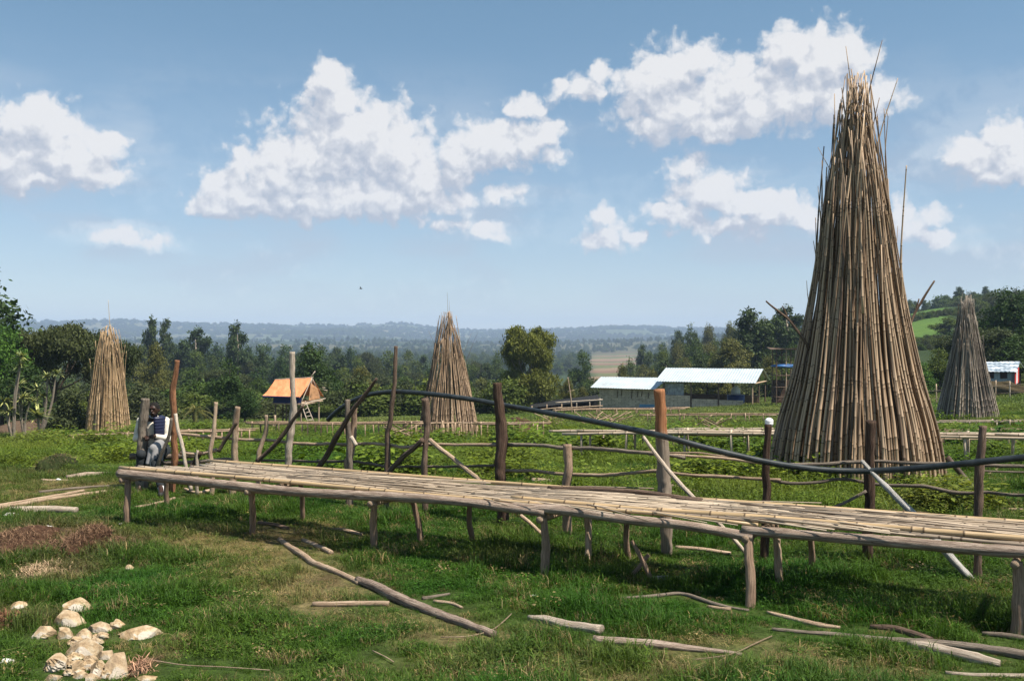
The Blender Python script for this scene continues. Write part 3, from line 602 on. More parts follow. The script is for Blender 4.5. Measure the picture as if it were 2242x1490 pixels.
# ---------------------------------------------------------------- things lying under and before the bed
def lying(name, lb, cat, path, r, mt, sides=10, wob=.02, lift=.6, group=None, rough=.14):
    P = []
    for k, (x, y) in enumerate(path):
        rp = r[k] if isinstance(r, (list, tuple)) else r; p = G(x, y); p.z = z1(p.x, p.y)+rp*p.y/F*lift; P.append(p)
    rr = [(r[k] if isinstance(r, (list, tuple)) else r)*p.y/F for k, p in enumerate(P)]
    for q_ in resample(P, rr, .12)[0]: CLEAR.append((q_[0], q_[1]-.05, max(rr)))
    a = Acc(); log(a, P, rr, sides, rough, .05, wob=wob); return solo(name, a, mt, lb, cat, tuple(P[0]), group)
LY = [
 ('log', 'long pinkish bark log lying diagonally in the grass in the middle of the foreground', [(783, 1275), (820, 1290), (862, 1313), (960, 1350), (1030, 1376), (1082, 1394)], [9, 11, 12, 11, 10, 9], MLOG),
 ('branch', 'thin crooked branch running on from the upper end of the long foreground log', [(612, 1183), (650, 1212), (690, 1240), (740, 1256), (788, 1280)], [5, 7, 7, 6, 6], MPAL),
 ('stick', 'short pale stick beside the upper end of the crooked branch', [(663, 1184), (690, 1195), (726, 1213)], [4, 5, 5], MPAL),
 ('log', 'slim pale log lying level in the grass left of the long foreground log', [(684, 1327), (760, 1326), (852, 1325)], [6, 7, 6], MPAL),
 ('log', 'pale log with frayed bark in the grass below the third bed leg from the right', [(1158, 1355), (1200, 1364), (1245, 1376), (1318, 1386)], [6, 10, 11, 12], MWHT),
 ('log', 'long low log starting at the end of the frayed log and running right', [(1300, 1404), (1370, 1413), (1430, 1418), (1520, 1425), (1625, 1434)], [9, 10, 10, 7, 4], MLOG),
 ('branch', 'thin grey branch arching in the grass left of the thick bed leg', [(1362, 1310), (1430, 1308), (1492, 1300), (1540, 1318), (1580, 1330), (1640, 1338)], [3, 4, 4, 4.5, 4, 3], MGRY),
 ('stick', 'pale straight stick lying under the bent end of the grey branch', [(1550, 1330), (1600, 1336)], [4, 4], MPAL),
 ('bark_strip', 'splintered reddish strip of bark below the thick bed leg', [(1680, 1343), (1730, 1355), (1790, 1372), (1840, 1376)], [4, 6, 7, 3], MPAL),
 ('pole', 'long thin pole running to the right edge of the foreground', [(1690, 1380), (1780, 1388), (1880, 1394), (1960, 1408), (2060, 1412), (2150, 1426), (2300, 1452)], [4, 5, 6, 7, 8, 10, 13], MGRY),
 ('log', 'dark curved log whose end sinks under the long thin pole at the right', [(1905, 1375), (1955, 1379), (2000, 1393), (2040, 1408)], [5, 8, 10, 8], MBRN),
 ('log', 'thick pale split log in the lower right foreground', [(1990, 1415), (2050, 1428), (2120, 1444), (2190, 1458)], [9, 14, 15, 9], MWHT),
 ('log', 'short grey log by the foot of the last bed leg at the right edge', [(2150, 1390), (2200, 1396), (2290, 1410)], [5, 7, 7], MGRY),
 ('stick', 'weathered stick in the grass at the lower right corner', [(2070, 1476), (2150, 1478), (2260, 1484)], [4, 5, 6], MWHT),
 ('bamboo_cane', 'straw coloured bamboo cane, upper one of the pair at the left edge', [(-30, 1113), (60, 1100), (183, 1076)], [4, 4, 3.5], MPAL),
 ('bamboo_cane', 'straw coloured bamboo cane, lower one of the pair at the left edge', [(-30, 1118), (90, 1097), (231, 1078)], [4.5, 4.5, 4], MPAL),
 ('stick', 'dark thin stick lying above the pair of bamboo canes at the left', [(85, 1079), (170, 1070), (268, 1062)], [3, 3, 2], MGRY),
 ('log', 'short thick pale log with a brown end at the left edge', [(22, 1123), (90, 1121), (120, 1121), (168, 1121)], [9, 9, 9, 7], MWHT),
 ('log', 'thin brown log lying among the weeds below the left bamboo cone', [(135, 1007), (190, 1005), (252, 1004)], [3.5, 4, 3], MPAL),
 ('log', 'stubby reddish log on the bare earth left of the drying bed', [(146, 1047), (190, 1043), (242, 1040)], [5, 6, 5], MLOG),
 ('stick', 'small stick lying in front of the stubby reddish log', [(90, 1052), (125, 1052), (150, 1052)], [3, 3, 2], MPAL),
 ('stick', 'short brown stick in the shade between the two left front bed legs', [(566, 1147), (600, 1152), (632, 1159)], [4, 4, 4], MLEG),
 ('stick', 'forked pale twig in the grass under the bed left of its third front leg', [(728, 1159), (755, 1165), (792, 1172)], [3, 4, 3], MPAL),
 ('stick', 'flat pale stick on the grass behind the bed under the thick orange topped post', [(1480, 1200), (1540, 1207), (1600, 1214)], [4, 5, 4], MPAL),
 ('stick', 'short grey stick lying right of the long foreground log', [(925, 1313), (950, 1308), (984, 1302)], [4, 4, 3], MGRY),
 ('stick', 'half buried brown stick in the grass right of the long foreground log', [(950, 1318), (980, 1322), (1012, 1332)], [4, 4, 3], MPAL),
 ('stick', 'white peeled stick at the foot of the crossed sticks under the bed', [(1432, 1268), (1462, 1265)], [4, 4], MSILV),
 ('branch', 'thin curved branch lying under the left end of the drying bed', [(295, 1112), (330, 1108), (382, 1092)], [3, 3.5, 3], MPAL),
 ('branch', 'bent twig behind the left end of the bed below the small white stake', [(405, 1072), (432, 1083), (458, 1075)], [3, 3.5, 3], MPAL),
 ('plank', 'broken brown plank lying on the weeds behind the fence left of the white capped post', [(1555, 1055), (1590, 1070), (1632, 1083)], [6, 8, 6], MBRN),
 ('stick', 'pale stick among the wood scraps behind the thick orange topped post', [(1470, 1068), (1510, 1078), (1545, 1086)], [5, 5, 4], MPAL),
 ('plank', 'pale flat board lying behind the fence beside the short sawn post', [(1165, 1055), (1200, 1056), (1232, 1058)], [6, 6, 6], MPAL),
 ('stick', 'thin fallen stem lying on the grass below the two bamboo cones of rubble stones', [(0, 0)], [0], None),
 ('log', 'fallen grey log under the rails right of the white capped post', [(1840, 1110), (1900, 1122), (1990, 1127), (2035, 1128)], [5, 7, 8, 4], MDARK)]
for nm, lb, path, r, mt in LY:
    if mt is None: continue
    lying(nm, lb, nm.replace('_', ' '), path, r, mt)
for k, (lb, path) in enumerate([('level pale cane on the grass right of the big bamboo cone, nearest the fence', [(2010, 1108), (2120, 1114), (2280, 1118)]), ('pale cane lying right of the big bamboo cone, second from the fence', [(1960, 1085), (2080, 1092), (2260, 1098)]),
    ('crooked grey stick on the grass behind the last fence post at the right edge', [(2165, 1050), (2200, 1056), (2240, 1052)]), ('short forked stick on the grass behind the last fence post at the right', [(2163, 1040), (2178, 1034), (2185, 1026)]),
    ('thin grey stick lying in the shade left of the big bamboo cone', [(1590, 1062), (1640, 1052), (1690, 1040)]), ('broad bundle strip of pale canes at the right edge behind the last fence post', [(2170, 1128), (2230, 1132), (2300, 1136)])]):
    lying('stick', lb, 'stick', path, 3, MPAL)
for k, lb in enumerate(('right hand stick of the crossed pair under the bed', 'left hand stick of the crossed pair under the bed')):
    pa = [(1383, 1183), (1405, 1222), (1428, 1272)] if k == 0 else [(1420, 1213), (1400, 1240), (1376, 1268)]
    d1_ = 5232/(pa[-1][1]-745); a = Acc(); log(a, [PD(x, y, d1_+.05*k) for x, y in pa], [.02, .022, .024], 8, .1, .05); solo('stick', a, MLEG, lb, 'stick', tuple(PD(*pa[-1], d1_)))

# stones
ms, t, b = mat('sandstone', .9, .15); ps = N(t, 'ShaderNodeTexCoord').outputs['Object']; n1_ = noise(t, ps, 9, 8, .65); n2_ = noise(t, ps, 3.5, 3)
oi = N(t, 'ShaderNodeObjectInfo').outputs['Random']
c1_ = ramp(t, n1_, [(.3, (.12, .07, .035)), (.46, (.36, .25, .14)), (.64, (.58, .49, .35))]); c2_ = mixc(t, M(t, 'GREATER_THAN', n2_, .56), c1_, (.50, .45, .38))
c2_ = mixc(t, M(t, 'MULTIPLY', oi, .45), c2_, (.34, .26, .19)); t.links.new(c2_, b.inputs['Base Color']); bump(t, b, n1_, .9, .03)
mw, t, b = mat('white_lime', .8, .2); t.links.new(ramp(t, noise(t, N(t, 'ShaderNodeTexCoord').outputs['Object'], 20, 5), [(.3, (.5, .48, .45)), (.6, (.8, .78, .75))]), b.inputs['Base Color'])
ST = [(505, 1010, 95, 45, 'ochre stone half sunk in grass, farthest of the stone heap'), (430, 1100, 95, 55, 'long tan stone below the farthest stone of the heap'), (285, 1180, 75, 45, 'yellowish stone at the left side of the stone heap'),
 (425, 1190, 38, 45, 'small rust streaked stone in the middle of the upper heap'), (540, 1200, 60, 40, 'cream stone just above the large cracked stone'), (640, 1150, 80, 35, 'low tan stone overgrown by grass at the upper right of the heap'),
 (750, 1125, 38, 25, 'small brown stone right of the low overgrown stone'), (910, 1185, 135, 35, 'long flat stone lying apart at the right of the heap'), (550, 1290, 120, 65, 'large cracked buff stone in the middle of the heap'),
 (680, 1325, 60, 32, 'grey white stone beside the large cracked stone'), (375, 1380, 75, 65, 'pinkish angular stone at the lower left of the heap'), (500, 1415, 50, 48, 'dull brown stone between the pinkish one and the round one'),
 (630, 1415, 62, 58, 'round yellow stone at the bottom of the heap'), (755, 1405, 78, 85, 'tallest blocky cream stone at the bottom right of the heap'), (560, 1400, 26, 30, 'small yellow pebble wedged between the bottom stones'),
 (520, 1455, 42, 25, 'small cream stone at the lower rim of the heap'), (585, 1484, 60, 22, 'flat stone cut by the bottom edge of the photo'), (940, 1484, 50, 16, 'pale stone at the bottom edge right of the blocky one'),
 (340, 1480, 55, 20, 'brownish stone at the bottom edge left of the heap'), (120, 1005, 46, 26, 'lone grey brown stone near the left edge of the grass'), (1010, 1400, 0, 0, ''), (820, 768, 24, 16, 'small tan stone alone in the grass between the heap and the bed')]
for k, (x, y, rx, ry, lb) in enumerate(ST):
    if rx == 0: continue
    px, py = x/2.921, 980+y/2.921; p = G(px, min(py+ry/2.921*.5, 1488)); s = p.y/F/2.921; rx, ry = rx*s*1.22, ry*s*1.5; CLEAR.append((p.x, p.y, rx*.3))
    a = Acc(); blob(a, (0, 0, ry*.35), (rx, (rx+ry)*.5, ry*1.0), k+3, .34, 40, 28, fine=.16)
    v = a.v[-1]; q = np.array([[.8, .3, .5], [-.7, .5, .5], [.1, -.8, .6], [-.3, -.5, .8], [.4, .7, .6], [.9, -.4, .2], [-.9, -.3, .3], [0, 0, 1.]]); q += rng.normal(0, .4, q.shape); q /= np.linalg.norm(q, axis=1)[:, None]
    ctr = np.array([0, 0, ry*.35]); sc3 = np.array([rx, (rx+ry)*.5, ry])
    for nn_ in q:                       # knock flat facets off the lump
        w_ = (v-ctr)/sc3; dn = w_ @ nn_; over = np.maximum(dn-.56, 0)*.95; v = v-(over[:, None]*nn_)*sc3
    a.v[-1] = v; o = link('stone', a.mesh('stone', False), ms, None, p); tag(o, lb, 'stone', 'rubble stones in the grass'); o.rotation_euler = (0, 0, random.uniform(-.3, .3))
for (x, y, r, lb) in ((110, 1160, 10, 'white lump of lime on the reddish earth heap'), (20, 1138, 14, 'wide white lump of lime at the left edge'), (1168, 1307, 6, 'small white lump alone in the grass below the bed'), (268, 1150, 6, 'white scrap beside the foot of the leftmost bed leg'),
                   (128, 1052, 5, 'white pebble by the stubby reddish log'), (480, 1072, 9, 'white crumpled scrap lying behind the left part of the bed'), (14, 1456, 12, 'white flat scrap in the grass at the lower left edge'), (1495, 1262, 0, '')):
    if r == 0: continue
    p = G(x, y); rr = r*p.y/F; a = Acc(); blob(a, (0, 0, rr*.4), (rr*1.3, rr, rr*.7), int(x), .6, 14, 10); tag(link('lime_lump', a.mesh('lime_lump'), mw, None, p), lb, 'lump')
for k in range(26):          # chips between the big stones
    x, y = random.gauss(540, 130), random.uniform(1120, 1480); p = G(x/2.921, 980+y/2.921, .01); r_ = random.uniform(.02, .05); a = Acc(); blob(a, (0, 0, r_*.3), (r_*1.3, r_, r_*.8), k+60, .5, 12, 8, fine=.2)
    tag(link('stone_chip', a.mesh('stone_chip', False), ms, None, p), 'small broken chip of tan rubble lying between the larger stones of the heap', 'stone', 'chips in the stone heap')
# heaps of torn-out roots and straw
MSTR = leaf_mat('root_straw', .1, .9)
def heap(name, lb, cat, px, py, rx, ry, h, cols, n_, seed):
    p = G(px, py); r_ = np.random.default_rng(seed); a = Acc(); wx = rx*p.y/F; wy = max(ry*p.y*p.y/(F*EYE), wx*.35)
    blob(a, (0, 0, 0), (wx*.85, wy*.85, h*.8), seed, .5, 26, 14)
    r2 = np.random.default_rng(seed)
    fib = Acc()
    for k in range(int(n_*.6)):
        u_, v_ = r_.normal(0, .55, 2); rr = min(1.3, math.hypot(u_, v_)); z_ = h*.85*math.sqrt(max(0, 1-rr*rr))
        th = r_.uniform(0, 6.28); L = r_.uniform(.03, .11); q = np.array([u_*wx, v_*wy, z_]); d_ = np.array([math.cos(th), math.sin(th), r_.uniform(-.3, .9)]); s_ = np.array([-d_[1], d_[0], 0])*r_.uniform(.0015, .004)
        m_2 = q+d_*L*.5+r_.normal(0, .01, 3)
        fib.add([q-s_, q+s_, m_2+s_, m_2-s_, q+d_*L+np.array([0, 0, -.03])], np.array([[0, 1, 2, 3]]), rn=r_.random()); fib.f.append(np.array([[3, 2, 4]])+fib.n-5)
    m_ = heapmat(cols[0]); root = empty(name, p); tag(root, lb, cat)
    link('earth', a.mesh('earth'), m_, root); o = link('fibres', fib.mesh('fibres', False), heapmat(cols[1], True), root); o['kind'] = 'stuff'
hm = {}
def heapmat(c, fib=False):
    if (c, fib) in hm: return hm[(c, fib)]
    m, t, b = mat('root_fibre' if fib else 'loose_earth', .95, .05)
    if fib: t.links.new(ramp(t, attr(t, 'rn').outputs['Fac'], [(0, tuple(x*.45 for x in c)), (.6, c), (1, tuple(min(1, x*1.6) for x in c))]), b.inputs['Base Color'])
    else:
        n_ = noise(t, N(t, 'ShaderNodeTexCoord').outputs['Object'], 14, 7, .7); t.links.new(ramp(t, n_, [(.3, tuple(x*.4 for x in c)), (.7, tuple(x*1.5 for x in c))]), b.inputs['Base Color']); bump(t, b, n_, 1, .03)
    hm[(c, fib)] = m; return m
RED, STRW = (.075, .042, .027), (.17, .105, .066)
heap('root_heap', 'rounded heap of reddish roots and straw in the grass left of the bed', 'heap', 192, 1198, 36, 26, .26, (RED, STRW), 1500, 5)
heap('root_heap', 'wide low heap of reddish brown earth and roots at the left edge', 'heap', 40, 1200, 80, 32, .22, (RED, STRW), 2600, 6)
heap('root_heap', 'middle strip of reddish roots linking the two larger root heaps', 'heap', 125, 1205, 45, 20, .12, (RED, STRW), 1300, 7)
heap('straw_heap', 'pale dry straw patch below the reddish root heaps', 'heap', 85, 1255, 45, 20, .06, ((.12, .1, .05), (.42, .30, .19)), 1500, 8)
heap('root_heap', 'small dark clod with roots right of the rounded root heap', 'heap', 255, 1188, 16, 8, .06, (RED, STRW), 260, 9)
heap('root_heap', 'dark red clod heap at the left edge below the lone stone', 'heap', 5, 1368, 26, 20, .1, (RED, (.2, .1, .06)), 500, 10)
heap('straw_heap', 'tuft of brown straw right of the blocky stone', 'heap', 306, 1470, 20, 14, .07, ((.1, .08, .05), (.34, .2, .13)), 400, 12)
heap('brush_heap', 'dark dead bush in the weeds below the left bamboo cone', 'heap', 120, 1030, 28, 14, .35, ((.03, .04, .015), (.11, .085, .05)), 1100, 13)
heap('brush_heap', 'reddish heap of dead brush on the far frames right of the middle bamboo cone', 'heap', 1140, 948, 32, 12, .8, (RED, (.17, .1, .06)), 900, 14)
heap('brush_heap', 'small reddish heap of dead leaves in the weeds right of the tarp hut', 'heap', 688, 945, 20, 5, .5, (RED, (.22, .1, .06)), 300, 15)
heap('brush_heap', 'brown pile of cut brush beside the grey tin shed', 'heap', 2192, 866, 42, 6, 1.5, ((.07, .055, .03), (.22, .17, .08)), 900, 16)
heap('brush_heap', 'pale pile of chopped wood and roots below the dracaena plants', 'heap', 48, 948, 46, 5, .9, ((.1, .07, .05), (.32, .22, .16)), 700, 17)
# sagging dry stems in the grass
for lb, path in (('long pale dry stem lying level in the grass right of the stones', [(330, 1450), (400, 1462), (480, 1465), (590, 1472)]), ('thin dry stem curving up at the tip over the end of the long log', [(965, 1400), (1030, 1400), (1080, 1385), (1108, 1362), (1120, 1348)]),
   ('long thin dry stem right of the end of the low log', [(1520, 1450), (1600, 1440), (1650, 1415), (1690, 1398)]), ('thin straw stem in the grass at the bottom centre', [(815, 1430), (850, 1448), (862, 1455)])):
    lying('dry_stem', lb, 'stem', path, 1.4, MPAL, 5, .01, 4)

# ---------------------------------------------------------------- bamboo cones
def cone(lb, cx, basey, prof, d, n_out, n_in, r, mt, sides, tipvar, tips=(), inter=.34, big=False, nvis=100, wobble=.02):
    """prof: measured half widths (photo pixels) at heights above the base (photo pixels)"""
    X = (cx-1121)/F*d; zb = z1(X, d); k = d/F; hs = [h*k for h, w in prof]; ws = [w*k for h, w in prof]; base = Vector((X, d, zb))
    root = empty('bamboo_cone', base); tag(root, lb, 'bamboo stack', 'tall cones of leaning bamboo canes')
    H = hs[-1]; allc = []
    rr_ = np.random.default_rng(int(cx))
    for q in range(n_out+n_in):
        inner = q >= n_out; ph = (q+.5*rr_.random())/n_out*2*math.pi if not inner else rr_.uniform(0, 6.283)
        ph += math.pi*.5
        f_ = (1.0-rr_.uniform(0, .11) if not inner else (rr_.uniform(.12, .70) if q % 2 else rr_.uniform(.70, .86))); top = H*(1-abs(rr_.normal(0, tipvar))) if rr_.random() < .30 else H*(rr_.uniform(.72, .97) if rr_.random() < .55 else rr_.uniform(.5, .8))
        r0_ = r*rr_.uniform(.65, 1.25); hh_ = np.linspace(-.1, top, 12); dph = rr_.normal(0, .13); w1_, w2_ = rr_.normal(0, wobble, 2)
        tw = dph*np.linspace(0, 1, 12)**1.5; rad_ = np.interp(hh_, hs, ws)*f_-r0_*.6; 
        over = rr_.uniform(.05, .45) if (top > H*.6 and rr_.random() < .22) else 0
        rad_ = rad_*(1+over*np.linspace(0, 1, 12)**5*1.6)
        rad_ = rad_+w1_*np.sin(np.linspace(0, 9, 12)+w2_*50)*.8
        # cross over the axis a little near the tip
        sp1, sp2 = (rr_.normal(0, .034*H/2.2, 2) if top > H*.72 else rr_.normal(0, .012*H/2.2, 2)); q5 = np.linspace(0, 1, 12)**4
        P = [(rad_[i]*math.cos(ph+tw[i])+sp1*q5[i], rad_[i]*math.sin(ph+tw[i])+sp2*q5[i], hh_[i]) for i in range(12)]
        fr = -math.sin(ph)   # facing the camera when positive
        allc.append((fr-(.6 if inner else 0), P, r0_))
    for (P, r0_) in [( [((x-cx)*k, yy_, (basey-y)*k) for x, y, yy_ in path], rr2) for path, rr2 in tips]: allc.append((9, P, r0_))
    allc.sort(key=lambda z: -z[0]); rest = Acc(); n_ = 0
    for (fr, P, r0_) in allc:
        a = Acc() if n_ < nvis else rest; n_ += 1
        bamboo(a, P, r0_, r0_*.32, inter, sides, rn=random.random())
        if a is not rest: link('bamboo_pole', a.mesh('bamboo_pole'), mt, root)
    if rest.n: link('rear_poles', rest.mesh('rear_poles'), mt, root)['kind'] = 'stuff'
    return root, k
BIG = [(0, 190), (60, 183), (148, 164), (190, 147), (270, 129), (370, 108), (484, 89), (583, 75), (640, 63), (696, 52), (740, 43), (781, 34), (851, 20), (895, 12)]
tips = [([(1890, 420, -.1), (1872, 330, -.1), (1865, 250, -.1), (1858, 190, -.1), (1848, 116, -.1)], .02), ([(1880, 420, -.15), (1886, 320, -.1), (1896, 220, -.1), (1912, 160, -.1), (1927, 103, -.1)], .02),
        ([(1905, 440, -.1), (1916, 350, 0), (1930, 290, 0), (1950, 230, 0), (1966, 182, 0)], .018), ([(1935, 460, 0), (1940, 400, 0), (1938, 330, 0), (1947, 270, 0), (1940, 250, 0)], .016),
        ([(1860, 420, 0), (1856, 340, 0), (1862, 260, 0), (1876, 200, 0), (1879, 168, 0)], .018), ([(1834, 500, 0), (1840, 400, 0), (1838, 300, 0), (1841, 228, 0)], .018),
        ([(1845, 470, -.1), (1822, 390, 0), (1800, 350, 0), (1791, 333, 0)], .014), ([(1812, 580, 0), (1796, 490, 0), (1791, 418, 0)], .016), ([(1950, 560, 0), (1946, 480, 0), (1944, 410, 0)], .015),
        ([(1950, 680, 0), (1962, 560, 0), (1966, 505, 0)], .014), ([(1800, 690, 0), (1788, 580, 0), (1781, 538, 0)], .018), ([(1785, 760, 0), (1768, 660, 0), (1766, 625, 0)], .014),
        ([(1880, 600, -.6), (1882, 400, -.4), (1900, 300, -.2), (1921, 228, -.1)], .02), ([(1850, 700, -.9), (1858, 500, -.6), (1870, 350, -.4), (1888, 200, -.2)], .024)]
root, k = cone('tallest and nearest bamboo cone, towering over the right side of the yard' , 1875, 1058, BIG, 17.6, 132, 190, .0275, MB, 8, .09, tips, .30, True, wobble=.012)
for path, lbb in (([(1674, 664), (1690, 680), (1722, 702), (1745, 738), (1764, 770)], 'forked branch poking out on the left side'), ([(2041, 620), (2018, 655), (1995, 700), (1975, 745), (1968, 765)], 'pale forked branch poking out on the right side')):
    a = Acc(); log(a, [((x-1875)*k, -.25 if i_ > 2 else -.1, (1052-y)*k) for i_, (x, y) in enumerate(path)], [.014, .02, .024, .026, .026], 8, .16, .05, wob=.04)
    x_, y_ = path[1]; x2, y2 = path[2]; q0 = Vector(((x2-1875)*k, -.1, (1052-y2)*k)); s_ = 1 if x_ < 1875 else -1
    log(a, [tuple(q0), tuple(q0+Vector((-.10*s_, 0, .22 if s_ > 0 else .33)))], [.02, .012], 7, .1, .05); link('branch', a.mesh('branch'), MBRN, root)['label'] = lbb
a = Acc(); bamboo(a, [((1995-1875)*k, -1.45, (1000-745)*0+.55), ((2040-1875)*k, -1.75, .0)], .045, .045, .4, 10); link('bamboo_pole', a.mesh('bamboo_pole'), MB, root)['label'] = 'short loose cane slanting at the foot of the cone'
# sparse inner core so the cone is not see-through
cone('straw coloured bamboo cone in front of the acacia trees at the left', 237, 945, [(0, 48), (60, 42), (110, 35), (160, 28), (205, 17), (236, 7)], 65, 84, 50, .055, MBL, 6, .07,
     [([(240, 760, 0), (241, 715, 0), (239, 690, 0), (237, 655, 0)], .03), ([(262, 800, 0), (272, 770, 0), (274, 752, 0)], .03)], .5, wobble=.03)
cone('brown bamboo cone in the middle distance left of the bushy round tree', 981, 940, [(0, 71), (90, 53), (140, 41), (190, 29), (240, 15), (272, 7)], 53, 92, 50, .045, MBM, 6, .06,
     [([(980, 720, 0), (981, 680, 0), (980, 655, 0), (979, 630, 0)], .016), ([(985, 720, 0), (984, 690, 0), (984, 650, 0)], .014), ([(1018, 800, -.4), (1022, 780, -.3), (1040, 730, 0), (1047, 718, 0)], .012), ([(1005, 790, 0), (1020, 750, 0), (1032, 720, 0)], .01),
      ([(960, 770, 0), (948, 735, 0), (938, 715, 0)], .014), ([(960, 720, 0), (957, 690, 0)], .012), ([(1008, 845, -.9), (1022, 800, -.9)], .02)], .45, wobble=.03)
cone('grey weathered bamboo cone at the right beside the grey tin shed', 2118, 908, [(0, 68), (100, 45), (150, 34), (200, 23), (250, 12), (275, 8)], 55, 92, 50, .047, MBG, 6, .06,
     [([(2114, 690, 0), (2108, 650, 0), (2107, 628, 0)], .014), ([(2118, 690, 0), (2117, 640, 0), (2116, 620, 0)], .014), ([(2124, 690, 0), (2128, 650, 0)], .012)], .45, wobble=.03)

# ---------------------------------------------------------------- farther drying beds and frames
def small_bed(lb, A, B, depth, h, ncane, mt, legn, rail_r=.03, cat='drying bed', sag=.02, grp='low bamboo drying beds across the field'):
    A, B = Vector(A), Vector(B); u_ = (B-A).normalized(); n_ = Vector((-u_.y, u_.x, 0)); L = (B-A).length; mid = (A+B)/2; mid.z = z1(mid.x, mid.y)
    root = empty('drying_bed', mid); tag(root, lb, cat, grp)
    def Q(s, w, z): p = A+u_*s+n_*w; return Vector((p.x, p.y, z1(p.x, p.y)+z))-mid
    for w in (0, depth):
        a = Acc(); bamboo(a, [Q(L*i/6, w+random.gauss(0, .03), h+random.gauss(0, sag)) for i in range(7)], rail_r, rail_r*.8, .45, 7); link('rail', a.mesh('rail'), mt, root)
        for i in range(legn):
            s = (i+.2+.4*random.random())/legn*L; a = Acc(); log(a, [Q(s, w, -.1), Q(s+random.gauss(0, .03), w, h+random.uniform(-.02, .14))], rail_r*.85, 6, .06, .3); link('leg', a.mesh('leg'), mt, root)
    for q in range(ncane):
        w = (q+.5)/ncane*depth; s = random.uniform(-.4, .5)
        while s < L:
            e_ = min(L+random.uniform(0, .4), s+random.uniform(3, 6)); a = Acc(); r_ = rail_r*random.uniform(.55, .9)
            bamboo(a, [Q(s+(e_-s)*i/3, w+random.gauss(0, .02), h+rail_r+.01+random.uniform(0, .02)) for i in range(4)], r_, r_*.8, .4, 6); link('bamboo_cane', a.mesh('bamboo_cane'), mt, root); s = e_+random.uniform(-.2, .1)
    return root
def gp(px, d): return ((px-1121)/F*d, d, 0)
small_bed('long bamboo bed behind the fence, passing behind the big bamboo cone', gp(1232, 23.5), gp(2330, 19.2), 1.0, .62, 11, MBED, 9, .035)
small_bed('narrow bamboo bed just beyond the bed that passes behind the big cone', gp(1300, 27.0), gp(1740, 26.0), .8, .62, 6, MBED, 6, .03)
small_bed('empty bamboo frame on many short legs in front of the middle bamboo cone', gp(905, 46), gp(1060, 47), 1.0, .8, 0, MBM, 9, .045)
small_bed('low bare bamboo frame stretching from the tarp hut to the middle cone', gp(540, 54), gp(912, 50), .9, .75, 3, MBM, 12, .05)
small_bed('bamboo frame heaped with dead brush right of the middle cone', gp(1045, 44), gp(1205, 45), 1.0, .75, 1, MBM, 6, .045)
small_bed('far low bed of pale canes left of the white capped post', gp(1480, 36), gp(1720, 35), 1.0, .55, 5, MBED, 7, .04)
small_bed('thin bamboo frame in front of the open sided shed', gp(1400, 62), gp(1700, 58), 1.0, .6, 2, MBM, 8, .045)
small_bed('sloping pale bamboo bed below the stone walled shed', gp(1210, 90), gp(1500, 86), 1.2, .55, 3, MBM, 7, .07)
small_bed('low frame of thin canes left of the hut ladder near the wood', gp(380, 40), gp(560, 42), .9, .6, 2, MBM, 6, .04)
small_bed('thin low cane frame in front of the left bamboo cone', gp(150, 47), gp(330, 48), .8, .45, 1, MBM, 5, .035)
small_bed('pale cane bed on the field left of the grey bamboo cone', gp(2020, 50), gp(2400, 46), .9, .3, 2, MBED, 8, .04)
small_bed('second cane bed of the right field, just before the grey bamboo cone', gp(2010, 40), gp(2360, 38), .9, .3, 2, MBM, 7, .035)
small_bed('third cane bed of the right field, with dark stubby legs', gp(2000, 31), gp(2340, 29), .9, .32, 2, MBM, 7, .03)
for k, (px, d, lb) in enumerate(((1300, 60, 'loose crossed pile of canes below the stone walled shed'), (1345, 62, 'right hand crossed pile of canes below the stone walled shed'), (1205, 64, 'small crossed pile of sticks left of the black pens'), (880, 50, 'crossed sticks left of the middle bamboo cone'), (1560, 50, 'jumble of short canes on the path to the open sided shed'))):
    p = Vector(gp(px, d)); p.z = z1(p.x, p.y); root = empty('cane_pile', p); tag(root, lb, 'pile')
    for q in range(11):
        th = random.uniform(-.7, .7)+(math.pi if q % 2 else 0); L = random.uniform(1, 2); a = Acc(); c_ = Vector((random.gauss(0, .3), random.gauss(0, .3), .0)); h_ = random.uniform(.3, 1.0)
        bamboo(a, [tuple(c_-Vector((math.cos(th)*L/2, math.sin(th)*L/2, 0))+Vector((0, 0, .05))), tuple(c_+Vector((math.cos(th)*L/2, math.sin(th)*L/2, h_)))], .035, .03, .4, 6); link('bamboo_cane', a.mesh('bamboo_cane'), MBM, root)
# ---------------------------------------------------------------- grass and weeds
gk = [tmpl('a_short', blades(52, .07, .05, .0026, .9, 1), MGRASS), tmpl('b_short', blades(52, .09, .055, .0026, 1.0, 2), MGRASS),
      tmpl('c_tall', blades(36, .15, .045, .003, .85, 3), MGRASS), tmpl('d_dry', blades(40, .10, .06, .0022, 1.6, 4, .55), MGRASS),
      tmpl('e_clover', leaves(34, .07, .055, .026, 5), MGRASS), tmpl('f_tall', blades(40, .12, .06, .003, 1.0, 6), MGRASS)]
n = 62000
yy = np.sqrt(rng.uniform(5.2**2, 19.5**2, n)); xx = rng.uniform(-.78, .78, n)*yy
dr, so_ = masks(xx, yy); u = rng.random(n)
keep = u > so_*.93; xx, yy, dr, so_ = xx[keep], yy[keep], dr[keep], so_[keep]; n = len(xx); u = rng.random(n); tuft = fbm(xx*1.3, yy*1.3, 61)
idx = np.where(u < dr*.6, 3, np.where(u > .82, 4, np.where(tuft > .56, np.where(rng.random(n) < .5, 2, 5), rng.integers(0, 2, n))))
green = np.array([.034, .106, .010]); g2 = np.array([.085, .132, .018]); tan = np.array([.30, .23, .12])
